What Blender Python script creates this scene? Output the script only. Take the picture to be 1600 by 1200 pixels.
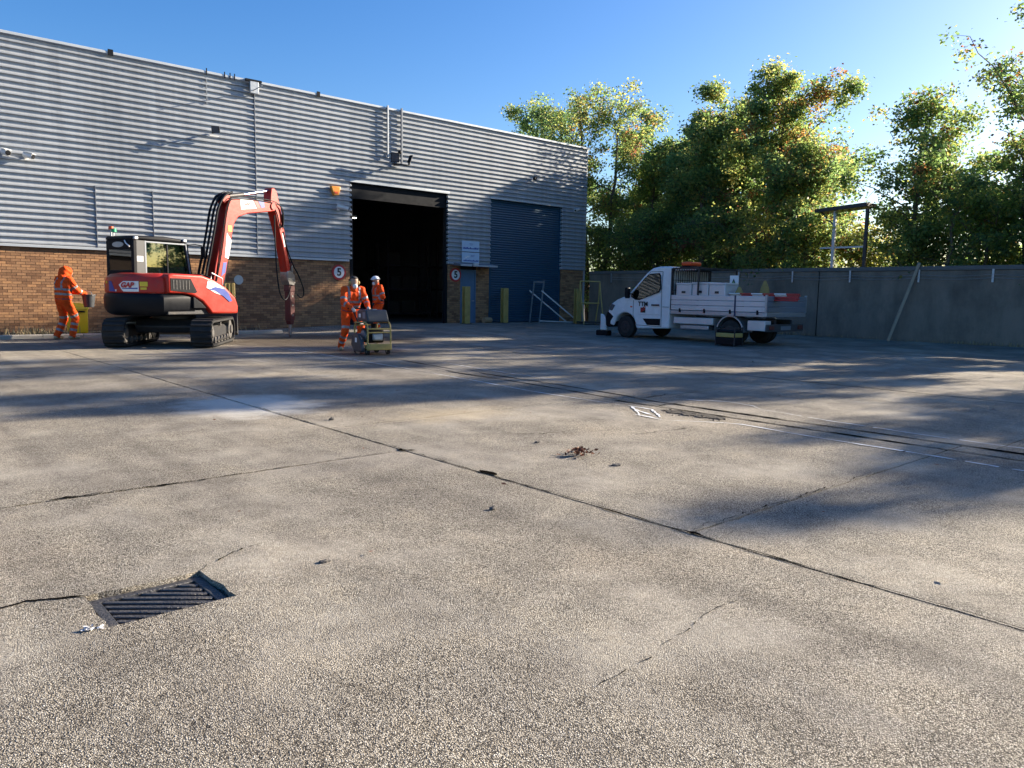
import bpy, bmesh, math, random
import numpy as np
from mathutils import Vector, Matrix

# ------------------------------------------------------------------ camera, sky, sun, exposure
scene = bpy.context.scene
for o in list(bpy.data.objects):
    bpy.data.objects.remove(o)
COL = scene.collection
R = math.radians
random.seed(7)
RNG = np.random.default_rng(11)

CAM_H, PITCH, ROLL, PHI = 1.3, R(6.64), R(0.95), R(48.5)
_fw = Vector((math.cos(PHI), math.sin(PHI), 0)); _rt = Vector((math.sin(PHI), -math.cos(PHI), 0)); _up = Vector((0, 0, 1))
_F = _fw*math.cos(PITCH) - _up*math.sin(PITCH); _U = _fw*math.sin(PITCH) + _up*math.cos(PITCH)
_R2 = _rt*math.cos(ROLL) + _U*math.sin(ROLL); _U2 = -_rt*math.sin(ROLL) + _U*math.cos(ROLL)
cd = bpy.data.cameras.new('camera'); cam = bpy.data.objects.new('camera', cd); COL.objects.link(cam)
cd.sensor_width = 36; cd.lens = 36*1202/1600; cd.clip_start = 0.05; cd.clip_end = 2000
cam.matrix_world = Matrix(((_R2.x, _U2.x, -_F.x, 0), (_R2.y, _U2.y, -_F.y, 0), (_R2.z, _U2.z, -_F.z, CAM_H), (0, 0, 0, 1)))
scene.camera = cam

SUN_DIR = Vector((1, -0.27, 0.375)).normalized()
SUN_EL = math.asin(SUN_DIR.z); SUN_AZ = math.atan2(SUN_DIR.x, SUN_DIR.y)
world = bpy.data.worlds.new('World'); scene.world = world; world.use_nodes = True
wn = world.node_tree.nodes; wl = world.node_tree.links
bg = wn['Background']; sky = wn.new('ShaderNodeTexSky'); sky.sky_type = 'NISHITA'; sky.sun_disc = False
sky.sun_elevation = SUN_EL; sky.sun_rotation = SUN_AZ
sky.air_density = 1.0; sky.dust_density = 1.2; sky.ozone_density = 3.0; sky.altitude = 50
hsv = wn.new('ShaderNodeHueSaturation'); hsv.inputs['Saturation'].default_value = 1.33; hsv.inputs['Hue'].default_value = 0.510
wl.new(sky.outputs[0], hsv.inputs['Color']); wl.new(hsv.outputs[0], bg.inputs[0]); bg.inputs[1].default_value = 0.074
sd = bpy.data.lights.new('sun', 'SUN'); sd.energy = 5.0; sd.angle = R(0.53); sd.color = (1.0, 0.875, 0.70)
sun = bpy.data.objects.new('sun', sd); COL.objects.link(sun); sun.location = (40, -10, 30)
sun.rotation_euler = (-SUN_DIR).to_track_quat('-Z', 'Y').to_euler()
vs = scene.view_settings; vs.view_transform = 'Standard'; vs.look = 'None'; vs.gamma = 1; vs.use_curve_mapping = False
vs.exposure = 1.58
cy = scene.cycles; cy.max_bounces = 6; cy.diffuse_bounces = 3; cy.glossy_bounces = 3; cy.transmission_bounces = 4; cy.transparent_max_bounces = 8; cy.caustics_reflective = False; cy.caustics_refractive = False

# ------------------------------------------------------------------ helpers
def ss(t): t = max(0.0, min(1.0, t)); return t*t*(3-2*t)
def gz(x, y): return 0.13*ss((x-9.5)/5)*ss((y-16.5)/6)

class MB:
    def __init__(s): s.v = []; s.f = []; s.m = []
    def add(s, vs_, fs, mi=0):
        b = len(s.v); s.v += [tuple(p) for p in vs_]; s.f += [tuple(i+b for i in f) for f in fs]; s.m += [mi]*len(fs); return s
    def box(s, x0, x1, y0, y1, z0, z1, mi=0):
        return s.add([(x0,y0,z0),(x1,y0,z0),(x1,y1,z0),(x0,y1,z0),(x0,y0,z1),(x1,y0,z1),(x1,y1,z1),(x0,y1,z1)],
                     [(0,3,2,1),(4,5,6,7),(0,1,5,4),(1,2,6,5),(2,3,7,6),(3,0,4,7)], mi)
    def bar(s, p0, p1, w, h, mi=0, up=(0,0,1)):
        p0 = Vector(p0); p1 = Vector(p1); d = (p1-p0).normalized(); u = Vector(up)
        if abs(d.dot(u)) > .98: u = Vector((1,0,0))
        a = d.cross(u).normalized()*w/2; b = a.cross(d).normalized()*h/2
        P = [p0-a-b, p0+a-b, p0+a+b, p0-a+b, p1-a-b, p1+a-b, p1+a+b, p1-a+b]
        return s.add(P, [(0,1,2,3),(7,6,5,4),(0,4,5,1),(1,5,6,2),(2,6,7,3),(3,7,4,0)], mi)
    def cyl(s, p0, p1, r0, r1=None, n=14, mi=0, cap=True):
        r1 = r0 if r1 is None else r1
        p0 = Vector(p0); p1 = Vector(p1); d = (p1-p0).normalized()
        u = Vector((0,0,1)) if abs(d.z) < .95 else Vector((1,0,0))
        a = d.cross(u).normalized(); b = a.cross(d)
        P = []
        for p, r in ((p0,r0),(p1,r1)):
            for i in range(n):
                t = 2*math.pi*i/n; P.append(p + a*math.cos(t)*r + b*math.sin(t)*r)
        F = [(i, n+i, n+(i+1)%n, (i+1)%n) for i in range(n)]
        if cap: F += [tuple(range(n)), tuple(range(2*n-1, n-1, -1))]
        return s.add(P, F, mi)
    def tube(s, pts, r, n=8, mi=0):
        pts = [Vector(p) for p in pts]; rings = []
        ref = Vector((0.31, 0.2, 0.93))
        for i, p in enumerate(pts):
            d = (pts[min(i+1,len(pts)-1)] - pts[max(i-1,0)]).normalized()
            a = d.cross(ref)
            if a.length < 1e-3: a = d.cross(Vector((1,0,0)))
            a.normalize(); b = a.cross(d); rr = r[i] if isinstance(r,(list,tuple)) else r
            rings.append([p + a*math.cos(2*math.pi*k/n)*rr + b*math.sin(2*math.pi*k/n)*rr for k in range(n)])
        return s.loft(rings, mi)
    def loft(s, rings, mi=0, cap=True):
        n = len(rings[0]); P = [p for r in rings for p in r]; F = []
        for j in range(len(rings)-1):
            for i in range(n):
                F.append((j*n+i, j*n+(i+1)%n, (j+1)*n+(i+1)%n, (j+1)*n+i))
        if cap: F += [tuple(range(n-1,-1,-1)), tuple(range((len(rings)-1)*n, len(rings)*n))]
        return s.add(P, F, mi)
    def prism(s, poly, axis, a, b, mi=0):
        def mk(p, t):
            return {'x': (t, p[0], p[1]), 'y': (p[0], t, p[1]), 'z': (p[0], p[1], t)}[axis]
        n = len(poly); P = [mk(p,a) for p in poly] + [mk(p,b) for p in poly]
        F = [(i,(i+1)%n,n+(i+1)%n,n+i) for i in range(n)] + [tuple(range(n-1,-1,-1)), tuple(range(n,2*n))]
        return s.add(P, F, mi)
    def sphere(s, c, rx, ry=None, rz=None, n=14, m=8, mi=0):
        ry = rx if ry is None else ry; rz = rx if rz is None else rz
        P = [(c[0],c[1],c[2]-rz)]; F = []
        for j in range(1,m):
            t = math.pi*j/m
            for i in range(n):
                u = 2*math.pi*i/n; P.append((c[0]+rx*math.sin(t)*math.cos(u), c[1]+ry*math.sin(t)*math.sin(u), c[2]-rz*math.cos(t)))
        P.append((c[0],c[1],c[2]+rz)); L = len(P)-1
        for i in range(n):
            F.append((0, 1+(i+1)%n, 1+i)); F.append((L, 1+(m-2)*n+i, 1+(m-2)*n+(i+1)%n))
            for j in range(m-2):
                F.append((1+j*n+i, 1+j*n+(i+1)%n, 1+(j+1)*n+(i+1)%n, 1+(j+1)*n+i))
        return s.add(P, F, mi)
    def mesh(s, name, mats, smooth=None):
        me = bpy.data.meshes.new(name); me.from_pydata(s.v, [], s.f)
        for m in (mats if isinstance(mats,(list,tuple)) else [mats]): me.materials.append(m)
        if any(s.m): me.polygons.foreach_set('material_index', s.m)
        bm = bmesh.new(); bm.from_mesh(me); bmesh.ops.recalc_face_normals(bm, faces=bm.faces); bm.to_mesh(me); bm.free()
        if smooth is not None:
            me.polygons.foreach_set('use_smooth', [True]*len(me.polygons)); me.set_sharp_from_angle(angle=R(smooth))
        return me
    def build(s, name, mats, parent=None, bevel=0, smooth=None, rz=None, loc=None, seg=2):
        return link(name, s.mesh(name, mats, 40 if (bevel and smooth is None) else smooth), parent, bevel, rz, loc, seg)

def link(name, me, parent=None, bevel=0, rz=None, loc=None, seg=2):
    o = bpy.data.objects.new(name, me); COL.objects.link(o)
    if parent: o.parent = parent
    if loc is not None: o.location = loc
    if rz is not None: o.rotation_euler.z = rz
    if bevel:
        b = o.modifiers.new('bevel','BEVEL'); b.width = bevel; b.segments = seg; b.limit_method = 'ANGLE'; b.angle_limit = R(35)
    return o
def tag(o, label, cat, group=None):
    o['label'] = label; o['category'] = cat
    if group: o['group'] = group
    return o
def thing(name, label, cat, loc=(0,0,0), rz=0, group=None):
    o = bpy.data.objects.new(name, None); COL.objects.link(o); o.location = loc; o.rotation_euler.z = rz
    o.empty_display_size = .2
    return tag(o, label, cat, group)
def text(name, s, size, m, parent, mw, extrude=.0015, shear=0, bold=0, sx=1):
    cu = bpy.data.curves.new(name,'FONT'); cu.body = s; cu.size = size; cu.extrude = extrude; cu.shear = shear; cu.offset = bold
    cu.align_x = 'CENTER'; cu.align_y = 'CENTER'; cu.resolution_u = 4
    t = bpy.data.objects.new(name, cu); COL.objects.link(t)
    dg = bpy.context.evaluated_depsgraph_get(); me = bpy.data.meshes.new_from_object(t.evaluated_get(dg))
    bpy.data.objects.remove(t); me.materials.clear(); me.materials.append(m)
    me.transform(mw @ Matrix.Diagonal((sx,1,1,1)))
    return link(name, me, parent)
def frame(origin, xdir, up):
    x = Vector(xdir).normalized(); u = Vector(up); z = x.cross(u).normalized(); y = z.cross(x)
    return Matrix(((x.x,y.x,z.x,origin[0]),(x.y,y.y,z.y,origin[1]),(x.z,y.z,z.z,origin[2]),(0,0,0,1)))

# ------------------------------------------------------------------ materials
def mat(name, col, rough=.6, metal=0., var=.18, scale=5., bump=0., bscale=60., spec=.5, dirt=None, dscale=2., damt=.5):
    m = bpy.data.materials.new(name); m.use_nodes = True; nt = m.node_tree; N = nt.nodes; L = nt.links
    p = N['Principled BSDF']; p.inputs['Roughness'].default_value = rough; p.inputs['Metallic'].default_value = metal
    p.inputs['Specular IOR Level'].default_value = spec
    g = N.new('ShaderNodeNewGeometry')
    n = N.new('ShaderNodeTexNoise'); n.inputs['Scale'].default_value = scale; n.inputs['Detail'].default_value = 6; L.new(g.outputs['Position'], n.inputs['Vector'])
    mx = N.new('ShaderNodeMix'); mx.data_type = 'RGBA'
    a = tuple(max(0,c*(1-var)) for c in col)+(1,); b = tuple(min(1,c*(1+var)) for c in col)+(1,)
    mx.inputs[6].default_value = a; mx.inputs[7].default_value = b; L.new(n.outputs['Fac'], mx.inputs[0]); out = mx.outputs[2]
    if dirt:
        n2 = N.new('ShaderNodeTexNoise'); n2.inputs['Scale'].default_value = dscale; n2.inputs['Detail'].default_value = 8; n2.inputs['Roughness'].default_value = .7
        L.new(g.outputs['Position'], n2.inputs['Vector'])
        rp = N.new('ShaderNodeValToRGB'); rp.color_ramp.elements[0].position = .45; rp.color_ramp.elements[1].position = .75; L.new(n2.outputs['Fac'], rp.inputs[0])
        ml = N.new('ShaderNodeMath'); ml.operation = 'MULTIPLY'; ml.inputs[1].default_value = damt; L.new(rp.outputs[0], ml.inputs[0])
        m2 = N.new('ShaderNodeMix'); m2.data_type = 'RGBA'; L.new(ml.outputs[0], m2.inputs[0]); L.new(out, m2.inputs[6]); m2.inputs[7].default_value = tuple(dirt)+(1,)
        out = m2.outputs[2]
    L.new(out, p.inputs['Base Color'])
    mr = N.new('ShaderNodeMapRange'); mr.inputs['To Min'].default_value = max(0,rough-.1); mr.inputs['To Max'].default_value = min(1,rough+.12)
    L.new(n.outputs['Fac'], mr.inputs[0]); L.new(mr.outputs[0], p.inputs['Roughness'])
    if bump:
        nb = N.new('ShaderNodeTexNoise'); nb.inputs['Scale'].default_value = bscale; nb.inputs['Detail'].default_value = 4; L.new(g.outputs['Position'], nb.inputs['Vector'])
        bp = N.new('ShaderNodeBump'); bp.inputs['Strength'].default_value = min(1,bump); bp.inputs['Distance'].default_value = .02; L.new(nb.outputs['Fac'], bp.inputs['Height']); L.new(bp.outputs[0], p.inputs['Normal'])
    return m

def ground_mat():
    m = bpy.data.materials.new('aggregate_concrete'); m.use_nodes = True; nt = m.node_tree; N = nt.nodes; L = nt.links; p = N['Principled BSDF']
    g = N.new('ShaderNodeNewGeometry'); pos = g.outputs['Position']
    def noise(sc, det=5, rough=.55):
        n = N.new('ShaderNodeTexNoise'); n.inputs['Scale'].default_value = sc; n.inputs['Detail'].default_value = det; n.inputs['Roughness'].default_value = rough; L.new(pos, n.inputs['Vector']); return n.outputs['Fac']
    def ramp(fac, els):
        r = N.new('ShaderNodeValToRGB'); cr = r.color_ramp
        while len(cr.elements) < len(els): cr.elements.new(.5)
        for e, (t, c) in zip(cr.elements, els): e.position = t; e.color = tuple(c)+(1,) if len(c) == 3 else c
        L.new(fac, r.inputs[0]); return r.outputs[0]
    def mix(f, a, b, mode='MIX'):
        x = N.new('ShaderNodeMix'); x.data_type = 'RGBA'; x.blend_type = mode
        if isinstance(f, float): x.inputs[0].default_value = f
        else: L.new(f, x.inputs[0])
        for i, v in ((6,a),(7,b)):
            if isinstance(v, tuple): x.inputs[i].default_value = v+(1,)
            else: L.new(v, x.inputs[i])
        return x.outputs[2]
    def math_(op, a, b=None, clamp=False):
        x = N.new('ShaderNodeMath'); x.operation = op; x.use_clamp = clamp
        for i, v in ((0,a),(1,b)):
            if v is None: continue
            if isinstance(v,(int,float)): x.inputs[i].default_value = v
            else: L.new(v, x.inputs[i])
        return x.outputs[0]
    vo = N.new('ShaderNodeTexVoronoi'); vo.inputs['Scale'].default_value = 205; vo.inputs['Randomness'].default_value = 1; L.new(pos, vo.inputs['Vector'])
    wnz = N.new('ShaderNodeTexWhiteNoise'); wnz.noise_dimensions = '3D'; L.new(vo.outputs['Color'], wnz.inputs['Vector'])
    stones = ramp(wnz.outputs['Value'], [(0,(.035,.032,.029)),(.17,(.17,.153,.128)),(.42,(.39,.355,.295)),(.78,(.53,.488,.412)),(.94,(.68,.64,.56)),(1,(.80,.77,.70))])
    edge = ramp(vo.outputs['Distance'], [(0.30,(1,1,1)),(.66,(.30,.285,.27))])
    col = mix(1.0, stones, edge, 'MULTIPLY')
    # smoother, finer mortar where the surface paste survives
    paste = ramp(noise(.9, 6, .6), [(.46,(0,0,0)),(.66,(1,1,1))])
    fine = mix(noise(240,3), (.31,.281,.232), (.52,.477,.402))
    pf = math_('MULTIPLY', paste, .6)
    col = mix(pf, col, fine)
    # broad weather stains
    st = ramp(noise(.33, 7, .62), [(.3,(.70,.69,.70)),(.5,(.95,.94,.92)),(.72,(1.18,1.13,1.06))])
    col = mix(1.0, col, st, 'MULTIPLY')
    st2 = ramp(noise(2.6, 6, .7), [(.32,(.72,.70,.68)),(.5,(1,1,1)),(.72,(1.12,1.09,1.04))])
    col = mix(.8, col, st2, 'MULTIPLY')
    mpg = N.new('ShaderNodeMapping'); mpg.inputs['Scale'].default_value = (2.6,.16,1); mpg.inputs['Rotation'].default_value = (0,0,R(6)); L.new(pos, mpg.inputs[0]); tyn = N.new('ShaderNodeTexNoise'); tyn.inputs['Scale'].default_value = 1.; tyn.inputs['Detail'].default_value = 4; L.new(mpg.outputs[0], tyn.inputs['Vector'])
    col = mix(.75, col, ramp(tyn.outputs['Fac'], [(.34,(.74,.73,.73)),(.5,(1,1,1)),(.7,(1.08,1.07,1.04))]), 'MULTIPLY')
    oil = ramp(noise(1.15, 4, .55), [(.66,(0,0,0)),(.75,(1,1,1))])
    col = mix(math_('MULTIPLY', oil, .38), col, (.12,.105,.09))
    spots = ramp(noise(5.5, 3, .5), [(.70,(0,0,0)),(.76,(1,1,1))])
    col = mix(math_('MULTIPLY', spots, .35), col, (.10,.085,.07))
    def blob(cx, cy, rx, ry, soft, nsc=1.6, namp=.9):
        sx = N.new('ShaderNodeSeparateXYZ'); L.new(pos, sx.inputs[0])
        dx = math_('DIVIDE', math_('SUBTRACT', sx.outputs[0], cx), rx); dy = math_('DIVIDE', math_('SUBTRACT', sx.outputs[1], cy), ry)
        d = math_('SQRT', math_('ADD', math_('MULTIPLY', dx, dx), math_('MULTIPLY', dy, dy)))
        d = math_('ADD', d, math_('MULTIPLY', math_('SUBTRACT', noise(nsc, 5, .6), .5), namp))
        return math_('DIVIDE', math_('SUBTRACT', 1.0, d), soft, True)
    wet = blob(9.7, 18.6, 3.3, 2.8, .35)
    wet2 = blob(8.6, 14.6, 1.4, 1.5, .4)
    w = math_('MAXIMUM', wet, wet2)
    col = mix(math_('MULTIPLY', w, .72), col, (.07,.048,.03))
    col = mix(math_('MULTIPLY', blob(3.5, 8.5, .9, 1.1, .5, 2.5, 1.0), .7), col, (.70,.67,.60))
    col = mix(math_('MULTIPLY', blob(5.0, 6.6, .9, .55, .7, 3.0, 1.2), .45), col, (.52,.42,.27))
    col = mix(math_('MULTIPLY', blob(4.9, 12.6, 1.1, .8, .8, 2.0, 1.0), .35), col, (.52,.45,.35))
    L.new(col, p.inputs['Base Color'])
    rr = N.new('ShaderNodeMapRange'); L.new(w, rr.inputs[0]); rr.inputs['To Min'].default_value = .82; rr.inputs['To Max'].default_value = .38; L.new(rr.outputs[0], p.inputs['Roughness'])
    p.inputs['Specular IOR Level'].default_value = .3
    h = math_('SUBTRACT', math_('MULTIPLY', wnz.outputs['Value'], .5), math_('MULTIPLY', vo.outputs['Distance'], .9))
    h = math_('ADD', math_('MULTIPLY', h, math_('SUBTRACT', 1.0, math_('MULTIPLY', paste, .55))), math_('MULTIPLY', noise(30,4), .6))
    bp = N.new('ShaderNodeBump'); bp.inputs['Strength'].default_value = 1.0; bp.inputs['Distance'].default_value = .004
    L.new(h, bp.inputs['Height'])
    b2 = N.new('ShaderNodeBump'); b2.inputs['Strength'].default_value = .5; b2.inputs['Distance'].default_value = .05; L.new(noise(1.7,5,.55), b2.inputs['Height']); L.new(bp.outputs[0], b2.inputs['Normal'])
    L.new(b2.outputs[0], p.inputs['Normal'])
    return m

def leaf_mat():
    m = bpy.data.materials.new('foliage'); m.use_nodes = True; nt = m.node_tree; N = nt.nodes; L = nt.links
    out = N['Material Output']; p = N['Principled BSDF']; at = N.new('ShaderNodeAttribute'); at.attribute_name = 'leafcol'
    L.new(at.outputs['Color'], p.inputs['Base Color']); p.inputs['Roughness'].default_value = .5; p.inputs['Specular IOR Level'].default_value = .35
    tr = N.new('ShaderNodeBsdfTranslucent')
    hs = N.new('ShaderNodeHueSaturation'); hs.inputs['Saturation'].default_value = 1.0; hs.inputs['Value'].default_value = 2.7; L.new(at.outputs['Color'], hs.inputs['Color']); L.new(hs.outputs[0], tr.inputs['Color'])
    mx = N.new('ShaderNodeMixShader'); mx.inputs[0].default_value = .56; L.new(p.outputs[0], mx.inputs[1]); L.new(tr.outputs[0], mx.inputs[2]); L.new(mx.outputs[0], out.inputs[0])
    return m
def glass_mat(name, tint=(.55,.68,.65), amt=.12):
    m = bpy.data.materials.new(name); m.use_nodes = True; nt = m.node_tree; N = nt.nodes; L = nt.links; out = N['Material Output']
    t = N.new('ShaderNodeBsdfTransparent'); t.inputs[0].default_value = tint+(1,)
    g = N.new('ShaderNodeBsdfGlossy'); g.inputs['Roughness'].default_value = .02
    fr = N.new('ShaderNodeFresnel'); fr.inputs[0].default_value = 1.5
    ad = N.new('ShaderNodeMath'); ad.operation = 'ADD'; ad.inputs[1].default_value = amt; L.new(fr.outputs[0], ad.inputs[0])
    mx = N.new('ShaderNodeMixShader'); L.new(ad.outputs[0], mx.inputs[0]); L.new(t.outputs[0], mx.inputs[1]); L.new(g.outputs[0], mx.inputs[2]); L.new(mx.outputs[0], out.inputs[0])
    return m
def emit_mat(name, col, s):
    m = bpy.data.materials.new(name); m.use_nodes = True; p = m.node_tree.nodes['Principled BSDF']
    p.inputs['Base Color'].default_value = tuple(col)+(1,); p.inputs['Emission Color'].default_value = tuple(col)+(1,); p.inputs['Emission Strength'].default_value = s
    return m
def brick_mat():
    m = mat('brick_face', (.36,.20,.105), .85, 0, .2, 9., .5, 90., .25, (.16,.09,.06), 1.3, .45)
    nt = m.node_tree; N = nt.nodes; L = nt.links; p = N['Principled BSDF']
    at = N.new('ShaderNodeAttribute'); at.attribute_name = 'tone'
    ob = N.new('ShaderNodeObjectInfo')
    ad = N.new('ShaderNodeMath'); ad.operation = 'ADD'; L.new(at.outputs['Fac'], ad.inputs[0])
    L.new(ob.outputs['Random'], ad.inputs[1])
    fr = N.new('ShaderNodeMath'); fr.operation = 'FRACT'; L.new(ad.outputs[0], fr.inputs[0])
    rp = N.new('ShaderNodeValToRGB'); cr = rp.color_ramp; cr.elements[0].color = (.62,.58,.58,1); cr.elements[1].color = (1.3,1.25,1.12,1); e = cr.elements.new(.5); e.color = (1,1,1,1)
    L.new(fr.outputs[0], rp.inputs[0])
    src = p.inputs['Base Color'].links[0].from_socket
    mx = N.new('ShaderNodeMix'); mx.data_type = 'RGBA'; mx.blend_type = 'MULTIPLY'; mx.inputs[0].default_value = 1; L.new(src, mx.inputs[6]); L.new(rp.outputs[0], mx.inputs[7]); L.new(mx.outputs[2], p.inputs['Base Color'])
    return m
def clad_mat():
    m = mat('coated_steel_cladding', (.37,.395,.425), .45, .15, .08, .7, .0, 60., .5, (.38,.38,.38), .9, .35)
    nt = m.node_tree; N = nt.nodes; L = nt.links; p = N['Principled BSDF']
    g = N.new('ShaderNodeNewGeometry'); mp = N.new('ShaderNodeMapping'); mp.inputs['Scale'].default_value = (7, 1, .35); L.new(g.outputs['Position'], mp.inputs[0])
    n = N.new('ShaderNodeTexNoise'); n.inputs['Scale'].default_value = 1.0; n.inputs['Detail'].default_value = 5; L.new(mp.outputs[0], n.inputs['Vector'])
    rp = N.new('ShaderNodeValToRGB'); rp.color_ramp.elements[0].position = .3; rp.color_ramp.elements[0].color = (.78,.78,.79,1); rp.color_ramp.elements[1].position = .6; rp.color_ramp.elements[1].color = (1,1,1,1); L.new(n.outputs['Fac'], rp.inputs[0])
    src = p.inputs['Base Color'].links[0].from_socket
    mx = N.new('ShaderNodeMix'); mx.data_type = 'RGBA'; mx.blend_type = 'MULTIPLY'; mx.inputs[0].default_value = .8; L.new(src, mx.inputs[6]); L.new(rp.outputs[0], mx.inputs[7]); L.new(mx.outputs[2], p.inputs['Base Color'])
    oi = N.new('ShaderNodeObjectInfo'); mrr = N.new('ShaderNodeMapRange'); mrr.inputs['To Min'].default_value = .93; mrr.inputs['To Max'].default_value = 1.05; L.new(oi.outputs['Random'], mrr.inputs[0])
    m3 = N.new('ShaderNodeMix'); m3.data_type = 'RGBA'; m3.blend_type = 'MULTIPLY'; m3.inputs[0].default_value = 1; L.new(mx.outputs[2], m3.inputs[6]); L.new(mrr.outputs[0], m3.inputs[7]); L.new(m3.outputs[2], p.inputs['Base Color'])
    n3 = N.new('ShaderNodeTexNoise'); n3.inputs['Scale'].default_value = 1.3; n3.inputs['Detail'].default_value = 2; L.new(g.outputs['Position'], n3.inputs['Vector'])
    bp = N.new('ShaderNodeBump'); bp.inputs['Strength'].default_value = .25; bp.inputs['Distance'].default_value = .03; L.new(n3.outputs['Fac'], bp.inputs['Height']); L.new(bp.outputs[0], p.inputs['Normal'])
    return m

def wall_mat():
    m = mat('precast_concrete', (.235,.19,.15), .9, 0, .3, 1.1, .35, 45, .25, (.10,.085,.07), .7, .7)
    nt = m.node_tree; N = nt.nodes; L = nt.links; p = N['Principled BSDF']; g = N.new('ShaderNodeNewGeometry'); mp = N.new('ShaderNodeMapping'); mp.inputs['Scale'].default_value = (1,2.2,.7); L.new(g.outputs['Position'], mp.inputs[0])
    n = N.new('ShaderNodeTexNoise'); n.inputs['Scale'].default_value = 1.; n.inputs['Detail'].default_value = 7; n.inputs['Roughness'].default_value = .65; L.new(mp.outputs[0], n.inputs['Vector'])
    rp = N.new('ShaderNodeValToRGB'); rp.color_ramp.elements[0].position = .36; rp.color_ramp.elements[0].color = (.5,.5,.46,1); rp.color_ramp.elements[1].position = .62; rp.color_ramp.elements[1].color = (1.1,1.08,1.05,1); L.new(n.outputs['Fac'], rp.inputs[0])
    src = p.inputs['Base Color'].links[0].from_socket; mx = N.new('ShaderNodeMix'); mx.data_type = 'RGBA'; mx.blend_type = 'MULTIPLY'; mx.inputs[0].default_value = .45; L.new(src, mx.inputs[6]); L.new(rp.outputs[0], mx.inputs[7]); L.new(mx.outputs[2], p.inputs['Base Color'])
    return m

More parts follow.
